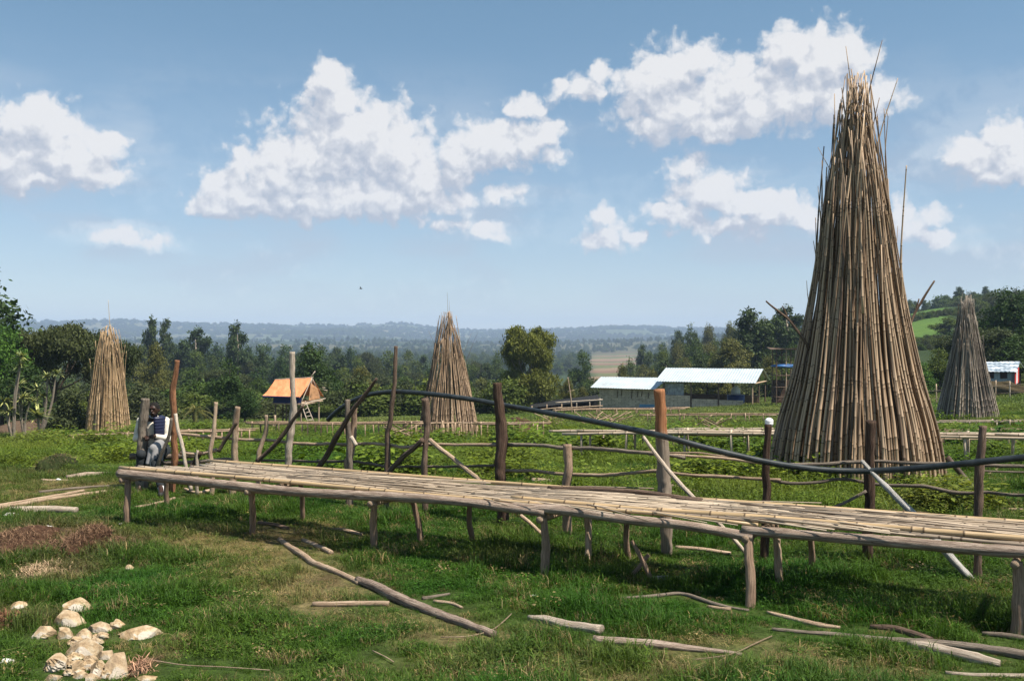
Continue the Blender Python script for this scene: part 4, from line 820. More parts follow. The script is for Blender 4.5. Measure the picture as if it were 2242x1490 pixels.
tint = lerp(np.tile(green, (n, 1)), g2, np.clip(fbm(xx*.8, yy*.8, 63)*1.6-.4, 0, 1)); tint = lerp(tint, tan, np.where(idx == 3, .55+.4*rng.random(n), dr*.5*rng.random(n)))
tint = lerp(tint, np.array([.17, .12, .07]), so_*.8)
fl = rng.random(n) < .08; tint[fl] = tan*(.6+.6*rng.random(fl.sum()))[:, None]
tint *= rng.uniform(.75, 1.25, n)[:, None]
CL = np.array(CLEAR); near_ = np.ones(n)
for q0 in range(0, len(CL), 40):
    C_ = CL[q0:q0+40]; ds = np.hypot(xx[:, None]-C_[None, :, 0], yy[:, None]-C_[None, :, 1]); near_ = np.minimum(near_, np.clip((ds-C_[None, :, 2]*.7)/.30, .28, 1).min(1))
sc_ = rng.uniform(.7, 1.25, n)*near_*(1+.35*sm(.5, .7, tuft))*(1-.25*dr); scl = np.stack([sc_, sc_, sc_*rng.uniform(.75, 1.15, n)], 1)
scatter('grass', 'short uneven green grass with dry tan patches covering the yard round the drying bed', gk, np.stack([xx, yy, zg(xx, yy)], 1),
        np.stack([rng.normal(0, .12, n), rng.normal(0, .12, n), rng.uniform(0, 6.28, n)], 1), scl, idx, tint)
wk = [tmpl('a_leafy', leaves(95, .20, .13, .050, 11), MGRASS), tmpl('b_leafy', leaves(100, .27, .15, .062, 12), MGRASS), tmpl('c_grassy', blades(90, .17, .15, .0045, 1.1, 13), MGRASS),
      tmpl('d_low', leaves(110, .12, .2, .042, 14), MGRASS), tmpl('e_broad', leaves(50, .36, .2, .12, 15), MGRASS)]
n = 56000
yy = np.sqrt(rng.uniform(14.0**2, 62**2, n)); yy = np.where(rng.random(n) < .45, rng.uniform(13.6, 36, n), yy); xx = rng.uniform(-.75, .75, n)*yy
dr, so_ = masks(xx, yy); f1 = fbm(xx*.35, yy*.35, 81); bd = (13.9-.50*(xx))            # only behind the fence line
keep = (yy > 15.2-.42*xx+.8*(vn(xx*2, yy*2, 4)-.5)) & (rng.random(n) > so_) & (rng.random(n) > sm(.50, .38, f1)*.85)
xx, yy, dr, f1 = xx[keep], yy[keep], dr[keep], f1[keep]; n = len(xx)
leafy = fbm(xx*.45+9, yy*.45, 95); idx = np.where(rng.random(n) < .72, 2, 3); idx = np.where((leafy > .56) & (rng.random(n) < .75), rng.integers(0, 2, n), idx); idx = np.where((leafy > .66) & (rng.random(n) < .35), 4, idx)
tint = lerp(np.tile(np.array([.048, .115, .010]), (n, 1)), np.array([.145, .185, .024]), np.clip(fbm(xx*.25, yy*.25, 83)*1.7-.45, 0, 1))
tint = lerp(tint, np.array([.24, .19, .09]), dr*.6); tint *= rng.uniform(.7, 1.3, n)[:, None]
sc_ = rng.uniform(.6, 1.3, n)*(.75+.5*sm(.45, .65, f1))*(.45+1.0*sm(.35, .65, fbm(xx*.9, yy*.9, 89))); sc_ *= 1+.3*sm(30, 60, yy); sc_ = np.maximum(sc_, .45)
scatter('weeds', 'bright green leafy weeds growing over the field behind the fence', wk, np.stack([xx, yy, zg(xx, yy)], 1),
        np.stack([rng.normal(0, .1, n), rng.normal(0, .1, n), rng.uniform(0, 6.28, n)], 1), np.stack([sc_, sc_, sc_*rng.uniform(.7, 1.15, n)], 1), idx, tint)
n = 26000
yy = np.sqrt(rng.uniform(58**2, 140**2, n)); xx = rng.uniform(-.7, .7, n)*yy; f1 = fbm(xx*.15, yy*.15, 85)
keep = rng.random(n) > sm(.5, .35, f1)*.8; xx, yy, f1 = xx[keep], yy[keep], f1[keep]; n = len(xx)
tint = lerp(np.tile(np.array([.075, .135, .02]), (n, 1)), np.array([.16, .18, .05]), np.clip(fbm(xx*.08, yy*.08, 87)*1.7-.4, 0, 1))*rng.uniform(.7, 1.3, n)[:, None]
sc_ = rng.uniform(1.2, 2.6, n)
scatter('rough_grass', 'rough grass on the slope in front of the sheds and the wood', [tmpl('a_grassy', blades(40, .2, .16, .014, .9, 21), MGRASS), tmpl('b_leafy', leaves(40, .13, .2, .09, 22), MGRASS)],
        np.stack([xx, yy, zg(xx, yy)], 1), np.stack([0*xx, 0*xx, rng.uniform(0, 6.28, n)], 1), np.stack([sc_, sc_, sc_*.7], 1), rng.integers(0, 2, n), tint)
# ---------------------------------------------------------------- sheds, hut, tower
mtin, t, b = mat('tin_roof', .38, .5); b.inputs['Metallic'].default_value = .25
po_ = N(t, 'ShaderNodeTexCoord').outputs['Object']; n_ = noise(t, po_, .9, 5); t.links.new(ramp(t, n_, [(.25, (.38, .36, .33)), (.38, (.50, .57, .61)), (.68, (.62, .68, .72))]), b.inputs['Base Color'])
mtin2, t, b = mat('tin_roof_mottled', .4, .5); b.inputs['Metallic'].default_value = .2
n_ = noise(t, vscale(t, N(t, 'ShaderNodeTexCoord').outputs['Object'], (.5, 1.5, 1)), 1.4, 6, .7); t.links.new(ramp(t, n_, [(.44, (.12, .18, .23)), (.54, (.62, .66, .72))]), b.inputs['Base Color'])
mmud, t, b = mat('mud_block_wall', .95, .1); tcn = N(t, 'ShaderNodeTexCoord').outputs['Object']
br = N(t, 'ShaderNodeTexBrick'); br.inputs['Scale'].default_value = 1.0; br.inputs['Mortar Size'].default_value = .012; br.inputs['Brick Width'].default_value = .42; br.inputs['Row Height'].default_value = .2
for k_, c_ in ((1, (.58, .50, .40)), (2, (.47, .40, .32)), (3, (.27, .23, .18))): br.inputs[k_].default_value = (*c_, 1)
cmb = N(t, 'ShaderNodeCombineXYZ'); sp_ = N(t, 'ShaderNodeSeparateXYZ'); t.links.new(tcn, sp_.inputs[0]); t.links.new(M(t, 'ADD', sp_.outputs[0], sp_.outputs[1]), cmb.inputs[0]); t.links.new(sp_.outputs[2], cmb.inputs[1]); t.links.new(cmb.outputs[0], br.inputs['Vector'])
n_ = noise(t, tcn, 2.2, 6, .7); t.links.new(mixc(t, 1, br.outputs[0], ramp(t, n_, [(.3, (.7, .68, .66)), (.7, (1.3, 1.28, 1.25))]), 'MULTIPLY'), b.inputs['Base Color']); bump(t, b, n_, .8, .04)
mblue = plain('blue_paint', (.12, .28, .45), .5); mnavy = plain('blue_tarp', (.012, .025, .12), .6); mclay = plain('clay_earth', (.38, .25, .16), .95, .25, 2); mclayd = plain('clay_wall', (.20, .12, .075), .95, .25, 2)
mshade = plain('shade_net', (.012, .013, .014), .9); mblueg = plain('blue_grey_tin', (.20, .27, .31), .5, .12, 1.5); mred = plain('red_cloth', (.45, .05, .04), .8); mwcl = plain('white_cloth', (.7, .7, .72), .8); mdk = plain('dark_opening', (.02, .012, .012), .9)
myel = plain('yellow_cloth', (.55, .36, .05), .8); mwp = plain('white_tank', (.75, .76, .78), .4, .05); mtarpb = plain('sky_blue_tarp', (.03, .12, .32), .5)
def sheet(name, q, th, m, parent, corr=0, base=(0, 0, 0), flat=True):
    """roof or wall sheet, corrugated along its first edge"""
    q = [Vector(p) for p in q]; a = Acc(); nn = 2 if not corr else int((q[1]-q[0]).length/corr)*6+1; n_ = (q[1]-q[0]).cross(q[3]-q[0]).normalized()
    T_ = np.linspace(0, 1, nn); off = .018*np.sin(T_*(nn-1)/6*2*math.pi) if corr else np.zeros(nn); V = []
    mrow = 5
    for r_ in range(mrow):
        f_ = r_/(mrow-1)
        for tt_, o_ in zip(T_, off): p = q[0].lerp(q[1], tt_).lerp(q[3].lerp(q[2], tt_), f_)+n_*(o_+.03*(vn(tt_*7, f_*3, 5)-.5)); V.append(tuple(p))
    V2 = [tuple(Vector(v)-n_*th) for v in V]; i = np.arange(mrow-1)[:, None]*nn; j = np.arange(nn-1)[None]
    F1 = np.stack([i+j, i+j+1, i+nn+j+1, i+nn+j], -1).reshape(-1, 4); k_ = nn*mrow
    e1 = [(j_, j_+k_, j_+1+k_, j_+1) for j_ in range(nn-1)]; e2 = [((mrow-1)*nn+j_+1, (mrow-1)*nn+j_+1+k_, (mrow-1)*nn+j_+k_, (mrow-1)*nn+j_) for j_ in range(nn-1)]
    e3 = [(r_*nn, (r_+1)*nn, (r_+1)*nn+k_, r_*nn+k_) for r_ in range(mrow-1)]; e4 = [(r_*nn+nn-1, r_*nn+nn-1+k_, (r_+1)*nn+nn-1+k_, (r_+1)*nn+nn-1) for r_ in range(mrow-1)]
    a.add(np.array(V+V2)-np.array(base), np.concatenate([F1, F1[:, ::-1]+k_, np.array(e1+e2+e3+e4)])); return link(name, a.mesh(name, False), m, parent)
def post_(name, A, B, r, m, parent, base): a = Acc(); log(a, [Vector(A)-Vector(base), Vector(B)-Vector(base)], r, 7, .08, .4); return link(name, a.mesh(name), m, parent)
# open sided shed with the stone walled wing
ph_ = R(24); su = Vector((math.cos(ph_), -math.sin(ph_), 0)); sn = Vector((math.sin(ph_), math.cos(ph_), 0)); P0 = PD(1454, 888, 113); P0.z = z1(P0.x, P0.y)-.1
def SL(s, w, z): p = P0+su*s+sn*w; return Vector((p.x, p.y, P0.z+z))
zf = P0.z
root = empty('shed', P0); tag(root, 'long farm shed with pale tin roofs, low block walls and an open porch', 'shed')
eh, rh = 3.3, 4.7
sheet('roof', [SL(-.9, -.7, eh), SL(10.4, -.7, eh), SL(10.4, 4.0, rh), SL(-.9, 4.0, rh)], .02, mtin, root, .3, P0)
sheet('rear_roof', [SL(10.4, 8.6, eh-.05), SL(-.9, 8.6, eh-.05), SL(-.9, 4.0, rh+.03), SL(10.4, 4.0, rh+.03)], .02, mtin, root, .3, P0)
for s in (0, 3.1, 6.2, 9.9):
    for w in (0, 8): post_('post', SL(s, w, 0), SL(s, w, eh+.22), .09, MPAL if w == 0 and s > 8 else MBRN, root, P0)
post_('post', SL(9.9, 4, 0), SL(9.9, 4, rh-.1), .07, MBRN, root, P0)
for s in (0, 3.1, 6.2, 10.2):
    post_('rafter', SL(s, -.6, eh-.06), SL(s, 4, rh-.1), .06, MLEG, root, P0); post_('rafter', SL(s, 8.5, eh-.1), SL(s, 4, rh-.1), .06, MLEG, root, P0)
for w in (0, 8): post_('beam', SL(-.6, w, eh+.12), SL(9.4, w, eh+.12), .07, MPAL if w == 0 else MBRN, root, P0)
post_('beam', SL(10.1, -.2, eh-.1), SL(10.1, 8.2, eh-.1), .08, MPAL, root, P0)
def wallbox(name, s0, s1, w0, w1, z0, z1w, m):
    a = Acc(); q = [SL(s0, w0, z0), SL(s1, w0, z0), SL(s1, w1, z0), SL(s0, w1, z0)]
    top = [p+Vector((0, 0, z1w-z0)) for p in q]; v = [tuple(p-P0) for p in q+top]; f = [(0, 1, 5, 4), (1, 2, 6, 5), (2, 3, 7, 6), (3, 0, 4, 7), (4, 5, 6, 7), (3, 2, 1, 0)]
    a.add(np.array(v)[np.array(f).ravel()], np.arange(24).reshape(6, 4)); return link(name, a.mesh(name, False), m, root)
wallbox('low_wall', -.2, 3.0, -.12, .1, -.3, 1.75, mmud); wallbox('low_wall', 3.2, 6.1, -.12, .1, -.3, 1.38, mmud); wallbox('low_wall', 6.3, 8.9, -.12, .1, -.3, 1.32, mmud)
wallbox('back_wall', 0, 9.1, 7.85, 8.1, -.2, 1.5, mclayd); wallbox('earth_floor', -.1, 9.9, .12, 7.8, -.4, .12, mclay)
sheet('tin_panel', [SL(.05, .3, 1.8), SL(2.2, .3, 1.75), SL(2.2, .3, 3.1), SL(.05, .3, 3.0)], .015, plain('old_tin', (.3, .33, .35), .45, .5, 3), root, .25, P0)
we, wr = 2.5, 3.55
wallbox('wing_wall', -7.8, -.25, .2, .45, -.5, we, mmud); wallbox('wing_side_wall', -7.8, -7.55, .5, 6.3, -.5, we, mmud)
sheet('wing_roof', [SL(-8.7, -.5, we-.05), SL(-.95, -.5, we-.12), SL(-.3, 3.4, wr), SL(-8.7, 3.4, wr)], .02, mtin, root, .3, P0)
sheet('wing_rear_roof', [SL(-.3, 7.2, we-.05), SL(-8.7, 7.2, we-.05), SL(-8.7, 3.4, wr+.02), SL(-.3, 3.4, wr+.02)], .02, mtin, root, .3, P0)
sh = wallbox('shutter', -2.95, -1.2, .13, .19, .1, .62, mblue); sh['label'] = 'small light blue shutter low in the stone wall'
for s, h0, h1 in ((-5.6, 1.3, 2.2), (-5.1, 1.5, 2.2), (-3.9, 1.2, 2.15), (-3.2, 1.4, 2.1), (-2.7, 1.5, 2.1), (-1.9, 1.3, 2.0)): post_('hanging_stick', SL(s, .08, h0), SL(s+.1, .08, h1), .035, MDARK, root, P0)
tb = SL(7.0, 5.5, .1); root2 = empty('water_tank', tb); tag(root2, 'white domed water tank on a blue drum inside the open shed', 'tank'); a = Acc(); tube(a, [(0, 0, 0), (0, 0, .1), (0, 0, 1.55)], [.95, 1.0, 1.0], 20); link('drum', a.mesh('drum'), plain('blue_drum', (.015, .04, .16), .4), root2)
a = Acc(); tube(a, [(0, 0, 1.56), (0, 0, 2.0), (0, 0, 2.3), (0, 0, 2.5), (0, 0, 2.6)], [.55, .52, .42, .22, .08], 20); link('tank', a.mesh('tank'), mwp, root2)
# dark pens left of the shed
pb_ = PD(1245, 890, 108); pb_.z = z1(pb_.x, pb_.y); root = empty('netted_pen', pb_); tag(root, 'low dark netted pen with pale rails left of the stone walled shed wing', 'pen')
for (x0, x1, dz, hh_) in ((-4.2, 3.4, 0, 1.0),):
    sheet('net_roof', [(x0, -1, hh_*.55), (x1, -1, 1.35), (x1, 2.6, 1.75), (x0, 2.6, hh_*.8)], .02, mshade, root); sheet('net_wall', [(x0, 2.6, -.5), (x1, 2.6, -.5), (x1, 2.6, 1.7), (x0, 2.6, .75)], .02, mshade, root)
    sheet('net_side', [(x0, -.9, -.5), (x1, -.9, -.5), (x1, -.9, .7), (x0, -.9, .2)], .02, mshade, root)
for x in (-4, -2.4, -.8, .8, 2.2, 3.3): post_('post', (x, -1.05, -.4), (x, -1.05, .75+(x+4)*.11), .06, MWHT if x > 0 else MPAL, root, (0, 0, 0))
post_('rail', (-1.5, -1.1, 1.12), (3.6, -1.1, 1.45), .05, MWHT, root, (0, 0, 0)); post_('rail', (-1.5, -1.1, .5), (3.6, -1.1, .78), .045, MPAL, root, (0, 0, 0))
post_('rail', (-4.5, -1.1, .25), (-.8, -1.1, .62), .05, MPAL, root, (0, 0, 0))
p = PD(1253, 890, 100); p.z = z1(p.x, p.y); a = Acc(); log(a, [p-Vector((0, 0, .3)), p+Vector((-.15, 0, 1.8)), p+Vector((-.45, 0, 3.75))], [.07, .06, .04], 7, .08, .3); log(a, [p+Vector((-.5, 0, 2.3)), p+Vector((.2, 0, 2.45))], .03, 6, .05, .2)
solo('pole', a, MPAL, 'thin crooked pole with a cross stick standing in front of the netted pen', 'pole', tuple(p))
# orange tarp hut on stilts
HD = 72; HK = HD/F
def H(px, py, dy=0): return Vector(((px-633)*HK*(HD+dy)/HD, dy, (928-py)*HK*(HD+dy)/HD))
hb = PD(633, 928, HD); root = empty('stilt_hut', hb); gzh = z1(hb.x, hb.y)-hb.z; tag(root, 'small stilt hut under an orange tarp with blue cloth walls by the wood', 'hut')
mor, t, b = mat('orange_tarp', .55, .3); n_ = noise(t, vscale(t, N(t, 'ShaderNodeTexCoord').outputs['Object'], (1.6, 1, 1)), 2, 5); t.links.new(ramp(t, n_, [(.35, (.60, .20, .085)), (.65, (.76, .30, .14))]), b.inputs['Base Color']); bump(t, b, n_, .6, .08)
v0, v1, v2, v3 = H(580, 864, -1.0), H(664, 866, -1.2), H(681, 827, .3), H(601, 831, .3)
q = Acc(); nx, ny = 24, 14; V = []
for j_ in range(ny+1):
    for i_ in range(nx+1):
        s_, r_ = i_/nx, j_/ny; p = v0.lerp(v1, s_).lerp(v3.lerp(v2, s_), r_); p.z -= .10*math.sin(math.pi*r_)+.03*math.sin(s_*21+r_*5)*(1-r_*.5)+.03*(vn(s_*9, r_*6, 4)-.5); V.append(tuple(p))
i_, j_ = np.meshgrid(np.arange(nx), np.arange(ny)); b0_ = (j_*(nx+1)+i_).ravel(); q.add(V, np.stack([b0_, b0_+1, b0_+nx+2, b0_+nx+1], 1)); nv_ = len(V)
q.add(np.array(V)-np.array([0, -.02, .02]), np.stack([b0_+nx+1, b0_+nx+2, b0_+1, b0_], 1)); link('tarp_front', q.mesh('tarp_front'), mor, root)
sheet('tarp_rear', [H(697, 872, 1.7), H(605, 868, 1.9), H(601, 831, .34), H(681, 827, .34)], .015, mor, root)
sheet('blue_wall', [H(602, 880, -.55), H(664, 881, -.6), H(664, 862, -.6), H(602, 862, -.55)], .02, mnavy, root)
mtan = plain('brown_cloth', (.42, .22, .11), .85, .2, 3)
sheet('end_cloth', [H(677, 876, -.1), H(693, 875, 1.2), H(690, 853, .9), H(679, 838, .2)], .02, mtan, root); sheet('hem_strip', [H(580, 866, -1.0), H(664, 868, -1.2), H(664, 865.2, -1.21), H(580, 863.2, -1.01)], .01, mnavy, root)
sheet('floor', [H(600, 881, -.6), H(672, 882, -.7), H(698, 879, 1.4), H(604, 879, 1.6)], .08, MPAL, root)
for (x, d_) in ((606, -.4), (630, -.45), (662, -.45), (690, 1.2), (610, 1.4), (650, 1.3)): post_('stilt', H(x, 934, d_)+Vector((0, 0, gzh*.3-.3)), H(x, 881, d_), .055, MPAL if x > 640 else MBRN, root, (0, 0, 0))
for A, B in (((681, 827, .3), (663, 880, -.6)), ((681, 827, .3), (676, 880, .3)), ((681, 827, .3), (694, 878, 1.3)), ((586, 867, -.9), (577, 879, -.9)), ((600, 866, -.9), (592, 879, -.9)), ((599, 831, .3), (684, 826.5, .3)), ((664, 882, -.7), (704, 875, 1.3)), ((697, 851, 1.2), (704, 852, 1.2)), ((698, 856, 1.3), (708, 858, 1.3)), ((678, 826, .3), (688, 813, .3))):
    post_('pole', H(*A), H(*B), .035, MWHT, root, (0, 0, 0))
lb_ = H(672, 877, -.75)+hb; a = Acc(); rt = empty('ladder', lb_); tag(rt, 'slanting pole ladder leaning against the open end of the orange tarp hut', 'ladder')
LA, LB_ = H(666, 884, -.8)+hb-lb_, H(684, 918, -1.6)+hb-lb_; RA, RB = H(673, 876, -.7)+hb-lb_, H(697, 918, -1.5)+hb-lb_
for A, B in ((LA, LB_), (RA, RB)): post_('rail', A, B, .035, MWHT, rt, (0, 0, 0))
for k in range(5): f_ = .12+k*.2; post_('rung', LA.lerp(LB_, f_), RA.lerp(RB, f_), .026, MWHT, rt, (0, 0, 0))
for k, (x, y0, y1, w) in enumerate(((602, 905, 930, 4), (608, 914, 926, 3))):
    p = PD(x, y1, 66); p.z = z1(p.x, p.y); a = Acc(); log(a, [p-Vector((0, 0, .2)), p+Vector((0 if k == 0 else -.5, 0, .9 if k == 0 else .5))], .08, 7, .1, .2); solo('stump', a, MPAL, ('pale stump post below the orange tarp hut', 'short leaning stick beside the pale stump post')[k], 'stump', tuple(p))
# scaffold tower
tp = PD(1715, 905, 104); tp.z = z1(tp.x, tp.y); root = empty('lookout_tower', tp); tag(root, 'thin pole lookout tower with a blue tarp, half behind the big cone', 'tower'); tz = EYE-(762-745)*104/F-tp.z
for x in (-.95, .05, 1.0):
    for y in (-.8, .9): post_('pole', (x, y, -.3), (x+.05, y, tz-.05), .06, MBRN if x < 0 or y > 0 else MPAL, root, (0, 0, 0))
for zz in (.9, 1.9, 3.1, 4.0, 5.2, 6.0):
    if zz < tz:
        for A, B in (((-1.1, -.82, zz), (1.1, -.82, zz)), ((-1.1, .92, zz), (1.1, .92, zz)), ((-.97, -.9, zz), (-.97, 1, zz))): post_('crossbar', A, B, .04, MBRN, root, (0, 0, 0))
sheet('flat_roof', [(-1.6, -1.2, tz-.1), (1.6, -1.2, tz+.05), (1.7, 1.4, tz-.2), (-1.4, 1.4, tz+.1)], .06, MBRN, root)
a = Acc(); blob(a, (.05, 0, tz-1.85), (1.25, 1.0, .24), 4, .35); link('blue_tarp', a.mesh('blue_tarp'), mtarpb, root)
sheet('yellow_cloth', [(.15, -.9, .1), (1.1, -.9, .1), (1.1, -.9, 1.75), (.25, -.9, 1.75)], .03, myel, root); sheet('cane_wall', [(-.95, .85, .2), (1.0, .85, .2), (1.0, .85, 2.6), (-.95, .85, 2.6)], .04, MDARK, root)
# blue grey tin shed at the right edge
D_ = 88; K_ = D_/F
def T_(px, py, dy=0): return Vector(((px-2200)*K_*(D_+dy)/D_, dy, (858-py)*K_*(D_+dy)/D_))
tb_ = PD(2200, 858, D_); root = empty('tin_shed', tb_); tag(root, 'blue grey tin shed with a mottled roof at the right edge behind the grey cone', 'shed')
sheet('front_wall', [T_(2140, 880), T_(2221, 880), T_(2221, 812), T_(2140, 812)], .05, mblueg, root, .35); sheet('side_wall', [T_(2221.2, 880), T_(2262, 880, 4), T_(2262, 802, 4), T_(2221.2, 812)], .05, mblueg, root, .35)
sheet('roof', [T_(2130, 812, -.4), T_(2222, 813, -.4), T_(2262, 794, 2.4), T_(2150, 795, 2.4)], .04, mtin2, root, .35)
sheet('rear_roof', [T_(2300, 810, 5), T_(2160, 810, 5), T_(2150, 795, 2.45), T_(2262, 794, 2.45)], .04, mtin2, root, .35)
for (x0, x1) in ((2165, 2176), (2190, 2205)): sheet('window', [T_(x0, 828, -.04), T_(x1, 828, -.04), T_(x1, 813, -.04), T_(x0, 813, -.04)], .03, mdk, root)
for k, (x0, x1, m_) in enumerate(((2218, 2224, mred), (2224, 2230, mwcl), (2230, 2236, mred))):
    sheet('hanging_cloth', [T_(x0, 842-k*1.5, .25*k-.35), T_(x1, 840-k*1.5, .25*k-.1), T_(x1, 812-k*4, .25*k-.1), T_(x0, 814-k*4, .25*k-.35)], .02, m_, root)
# wire fence in front of the trees at the right
fw = PD(2090, 870, 78); fw.z = z1(fw.x, fw.y); root = empty('wire_fence', fw); tag(root, 'thin wire fence on pale sticks before the trees, right of the big cone', 'fence')
for k in range(13):
    x = -6+k*1.15; g_ = z1(fw.x+x, fw.y)-fw.z; post_('stake', (x, 0, g_-.2), (x+random.uniform(-.05, .05), 0, g_+random.uniform(1.3, 1.7)), .045, MPAL if k % 3 else MWHT, root, (0, 0, 0))
for h_ in (.4, 1.0): post_('wire', (-6.1, -.05, h_+z1(fw.x-6, fw.y)-fw.z), (8, -.05, h_+z1(fw.x+8, fw.y)-fw.z), .014, MGRY, root, (0, 0, 0))

# ---------------------------------------------------------------- trees
def crown_mesh(name, lobes, nclump, nleaf, lsize, seed, m, long_=1.0, droop=0.0, crad=.38, keepname=None):
    r = np.random.default_rng(seed); lob = np.array(lobes, float); vol = (lob[:, 3]*lob[:, 4]+lob[:, 3]*lob[:, 5]); pr = vol/vol.sum()
    ci = r.choice(len(lob), nclump, p=pr); d = r.normal(size=(nclump, 3)); d[:, 2] = d[:, 2]*.9+.22; d /= np.linalg.norm(d, axis=1)[:, None]
    c = lob[ci, :3]+d*lob[ci, 3:]*r.uniform(.55, 1.05, (nclump, 1))
    rn = r.random(nclump); C = np.repeat(c, nleaf, 0); n = len(C); Dn = np.repeat(d, nleaf, 0)
    C = C+r.normal(size=(n, 3))*np.array([crad, crad, crad*.75]); nm = r.normal(size=(n, 3))+Dn*.8+np.array([0, 0, .5]); nm /= np.linalg.norm(nm, axis=1)[:, None]
    u = r.normal(size=(n, 3)); u[:, 2] -= droop*2.5; u -= nm*(u*nm).sum(1)[:, None]; u /= np.linalg.norm(u, axis=1)[:, None]; v = np.cross(nm, u)
    s = lsize*r.uniform(.6, 1.35, n)[:, None]; L = u*s*long_; w = v*s*.55
    V = np.stack([C-L, C+w-L*.1, C+L, C-w-L*.1], 1).reshape(-1, 3); a = Acc(); rv = np.repeat(np.clip(np.repeat(rn, nleaf)*.75+r.random(n)*.25, 0, 1), 4)
    a.add(V, np.arange(n*4).reshape(-1, 4), rn=rv, tv=V); me = a.mesh(name, False); me.materials.append(m); return me
def trunk_mesh(name, lobes, r0, h0, m, seed, nb=7, lean=.0, split=.35):
    r = np.random.default_rng(seed); a = Acc(); top = np.array([lean, 0, h0]); tube(a, resample([(0, 0, -.6), (lean*.3, .05, h0*.5), tuple(top)], [r0, r0*.8, r0*.5], .5)[0], np.linspace(r0, r0*.5, len(resample([(0, 0, -.6), (lean*.3, .05, h0*.5), tuple(top)], r0, .5)[0])), 7)
    for k in r.permutation(len(lobes))[:nb]:
        l = lobes[k]; st = np.array([lean*split, 0, h0*r.uniform(split, 1)]); e_ = np.array(l[:3])+np.array([0, 0, l[5]*.3]); md_ = (st+e_)/2+np.array([0, 0, -.08*np.linalg.norm(e_-st)])+r.normal(0, .15, 3)
        q, _, tt = resample([st, md_, e_], 0, .6); tube(a, q, np.linspace(r0*.38, r0*.08, len(q)), 5)
    me = a.mesh(name); me.materials.append(m); return me
def foliage(name, c1, c2, trans=.25, hue=1):
    def src(t):
        o = N(t, 'ShaderNodeObjectInfo').outputs['Random']; return mixc(t, o, c1, c2)
    return leaf_mat(name, trans, .65, src)
FEU = foliage('foliage_eucalypt', (.048, .080, .028), (.072, .100, .034)); FRD = foliage('foliage_broadleaf', (.050, .090, .015), (.095, .125, .022)); FDK = foliage('foliage_dark', (.028, .060, .013), (.042, .078, .017))
FAC = foliage('foliage_acacia', (.052, .070, .024), (.068, .082, .028)); FWI = foliage('foliage_yellow_green', (.135, .155, .028), (.15, .165, .032)); FOL = foliage('foliage_olive', (.10, .115, .03), (.13, .13, .035)); FBR = foliage('foliage_bright', (.07, .15, .022), (.085, .17, .03))
MTRK = wood_mat('tree_bark', (.13, .105, .08), (.08, .062, .048), (.03, .024, .018)); MTRKP = wood_mat('tree_bark_pale', (.42, .37, .30), (.30, .26, .21), (.12, .1, .08))
rT = random.Random(3); TP = {}
def mk(kind, v):
    sdx = hash((kind, v)) if False else sum(ord(c_) for c_ in kind)*7+v*13; r = random.Random(sdx); lobes = []
    if kind == 'eucalypt':
        for k in range(13): z = 2.6+6.9*(k/12); w = (1.5-.8*abs(z-6)/4); lobes.append((r.uniform(-1, 1)*w*.9, r.uniform(-1, 1)*w*.9, z, w*r.uniform(.45, .8), w*r.uniform(.45, .8), r.uniform(.5, .95)))
        return crown_mesh('crown', lobes, 330, 15, .16, sdx, FEU, 1.3, .5, .26), trunk_mesh('trunk', lobes, .16, 9, MTRKP, sdx, 8, .2), 4.2
    if kind in ('broadleaf', 'dark_broadleaf', 'olive_tree', 'bright_tree'):
        for k in range(17):
            th = r.uniform(0, 6.28); rr = r.uniform(0, 2.9); z = 3.0+5.6*r.random()*(1-rr/6); s = r.uniform(.8, 1.5); lobes.append((rr*math.cos(th), rr*math.sin(th), z, s*1.15, s*1.15, s*.85))
        lobes.append((0, 0, 8.6, 1.3, 1.3, 1.2)); fm_ = {'broadleaf': FRD, 'dark_broadleaf': FDK, 'olive_tree': FOL, 'bright_tree': FBR}[kind]
        return crown_mesh('crown', lobes, 520, 15, .17, sdx, fm_, 1.0, .1, .32), trunk_mesh('trunk', lobes, .26, 6, MTRK, sdx, 9, .3), 8.0
    if kind == 'umbrella':
        for k in range(24):
            th = r.uniform(0, 6.28); rr = 5.2*math.sqrt(r.random()); z = 8.8-.07*rr*rr-r.random()**2*3.0; s = r.uniform(1.0, 1.7); lobes.append((rr*math.cos(th), rr*math.sin(th), z, s, s, s*.38))
        return crown_mesh('crown', lobes, 1500, 18, .15, sdx, FAC, 1.5, .0, .36), trunk_mesh('trunk', lobes, .26, 4.2, MTRK, sdx, 15, .2, .5), 12.5
    if kind == 'willowy':
        for k in range(64):
            z = 1.6+7.7*r.random(); w = 3.6*math.sqrt(max(0, 1-((z-5.6)/4.6)**2)); th = r.uniform(0, 6.28); rr = w*math.sqrt(r.random()); s = r.uniform(.7, 1.15); lobes.append((rr*math.cos(th), rr*math.sin(th), z, s, s, s*1.1))
        return crown_mesh('crown', lobes, 2400, 20, .11, sdx, FWI, 1.9, .8, .26), trunk_mesh('trunk', lobes, .2, 6, MTRKP, sdx, 16, .1), 8.2
    if kind == 'bush':
        for k in range(12):
            th = r.uniform(0, 6.28); rr = r.uniform(0, 3.4); s = r.uniform(1.6, 2.6); lobes.append((rr*math.cos(th), rr*math.sin(th), 1.5+r.random()*5.5*(1-rr/5), s, s, s))
        return crown_mesh('crown', lobes, 360, 14, .3, sdx, FRD if v % 2 else FAC, 1.1, .1, .6), trunk_mesh('trunk', lobes, .2, 3, MTRK, sdx, 5), 10
for kd, nv_ in (('eucalypt', 4), ('broadleaf', 4), ('dark_broadleaf', 3), ('umbrella', 2), ('willowy', 1), ('bush', 3), ('olive_tree', 2), ('bright_tree', 2)): TP[kd] = [mk(kd, v) for v in range(nv_)]
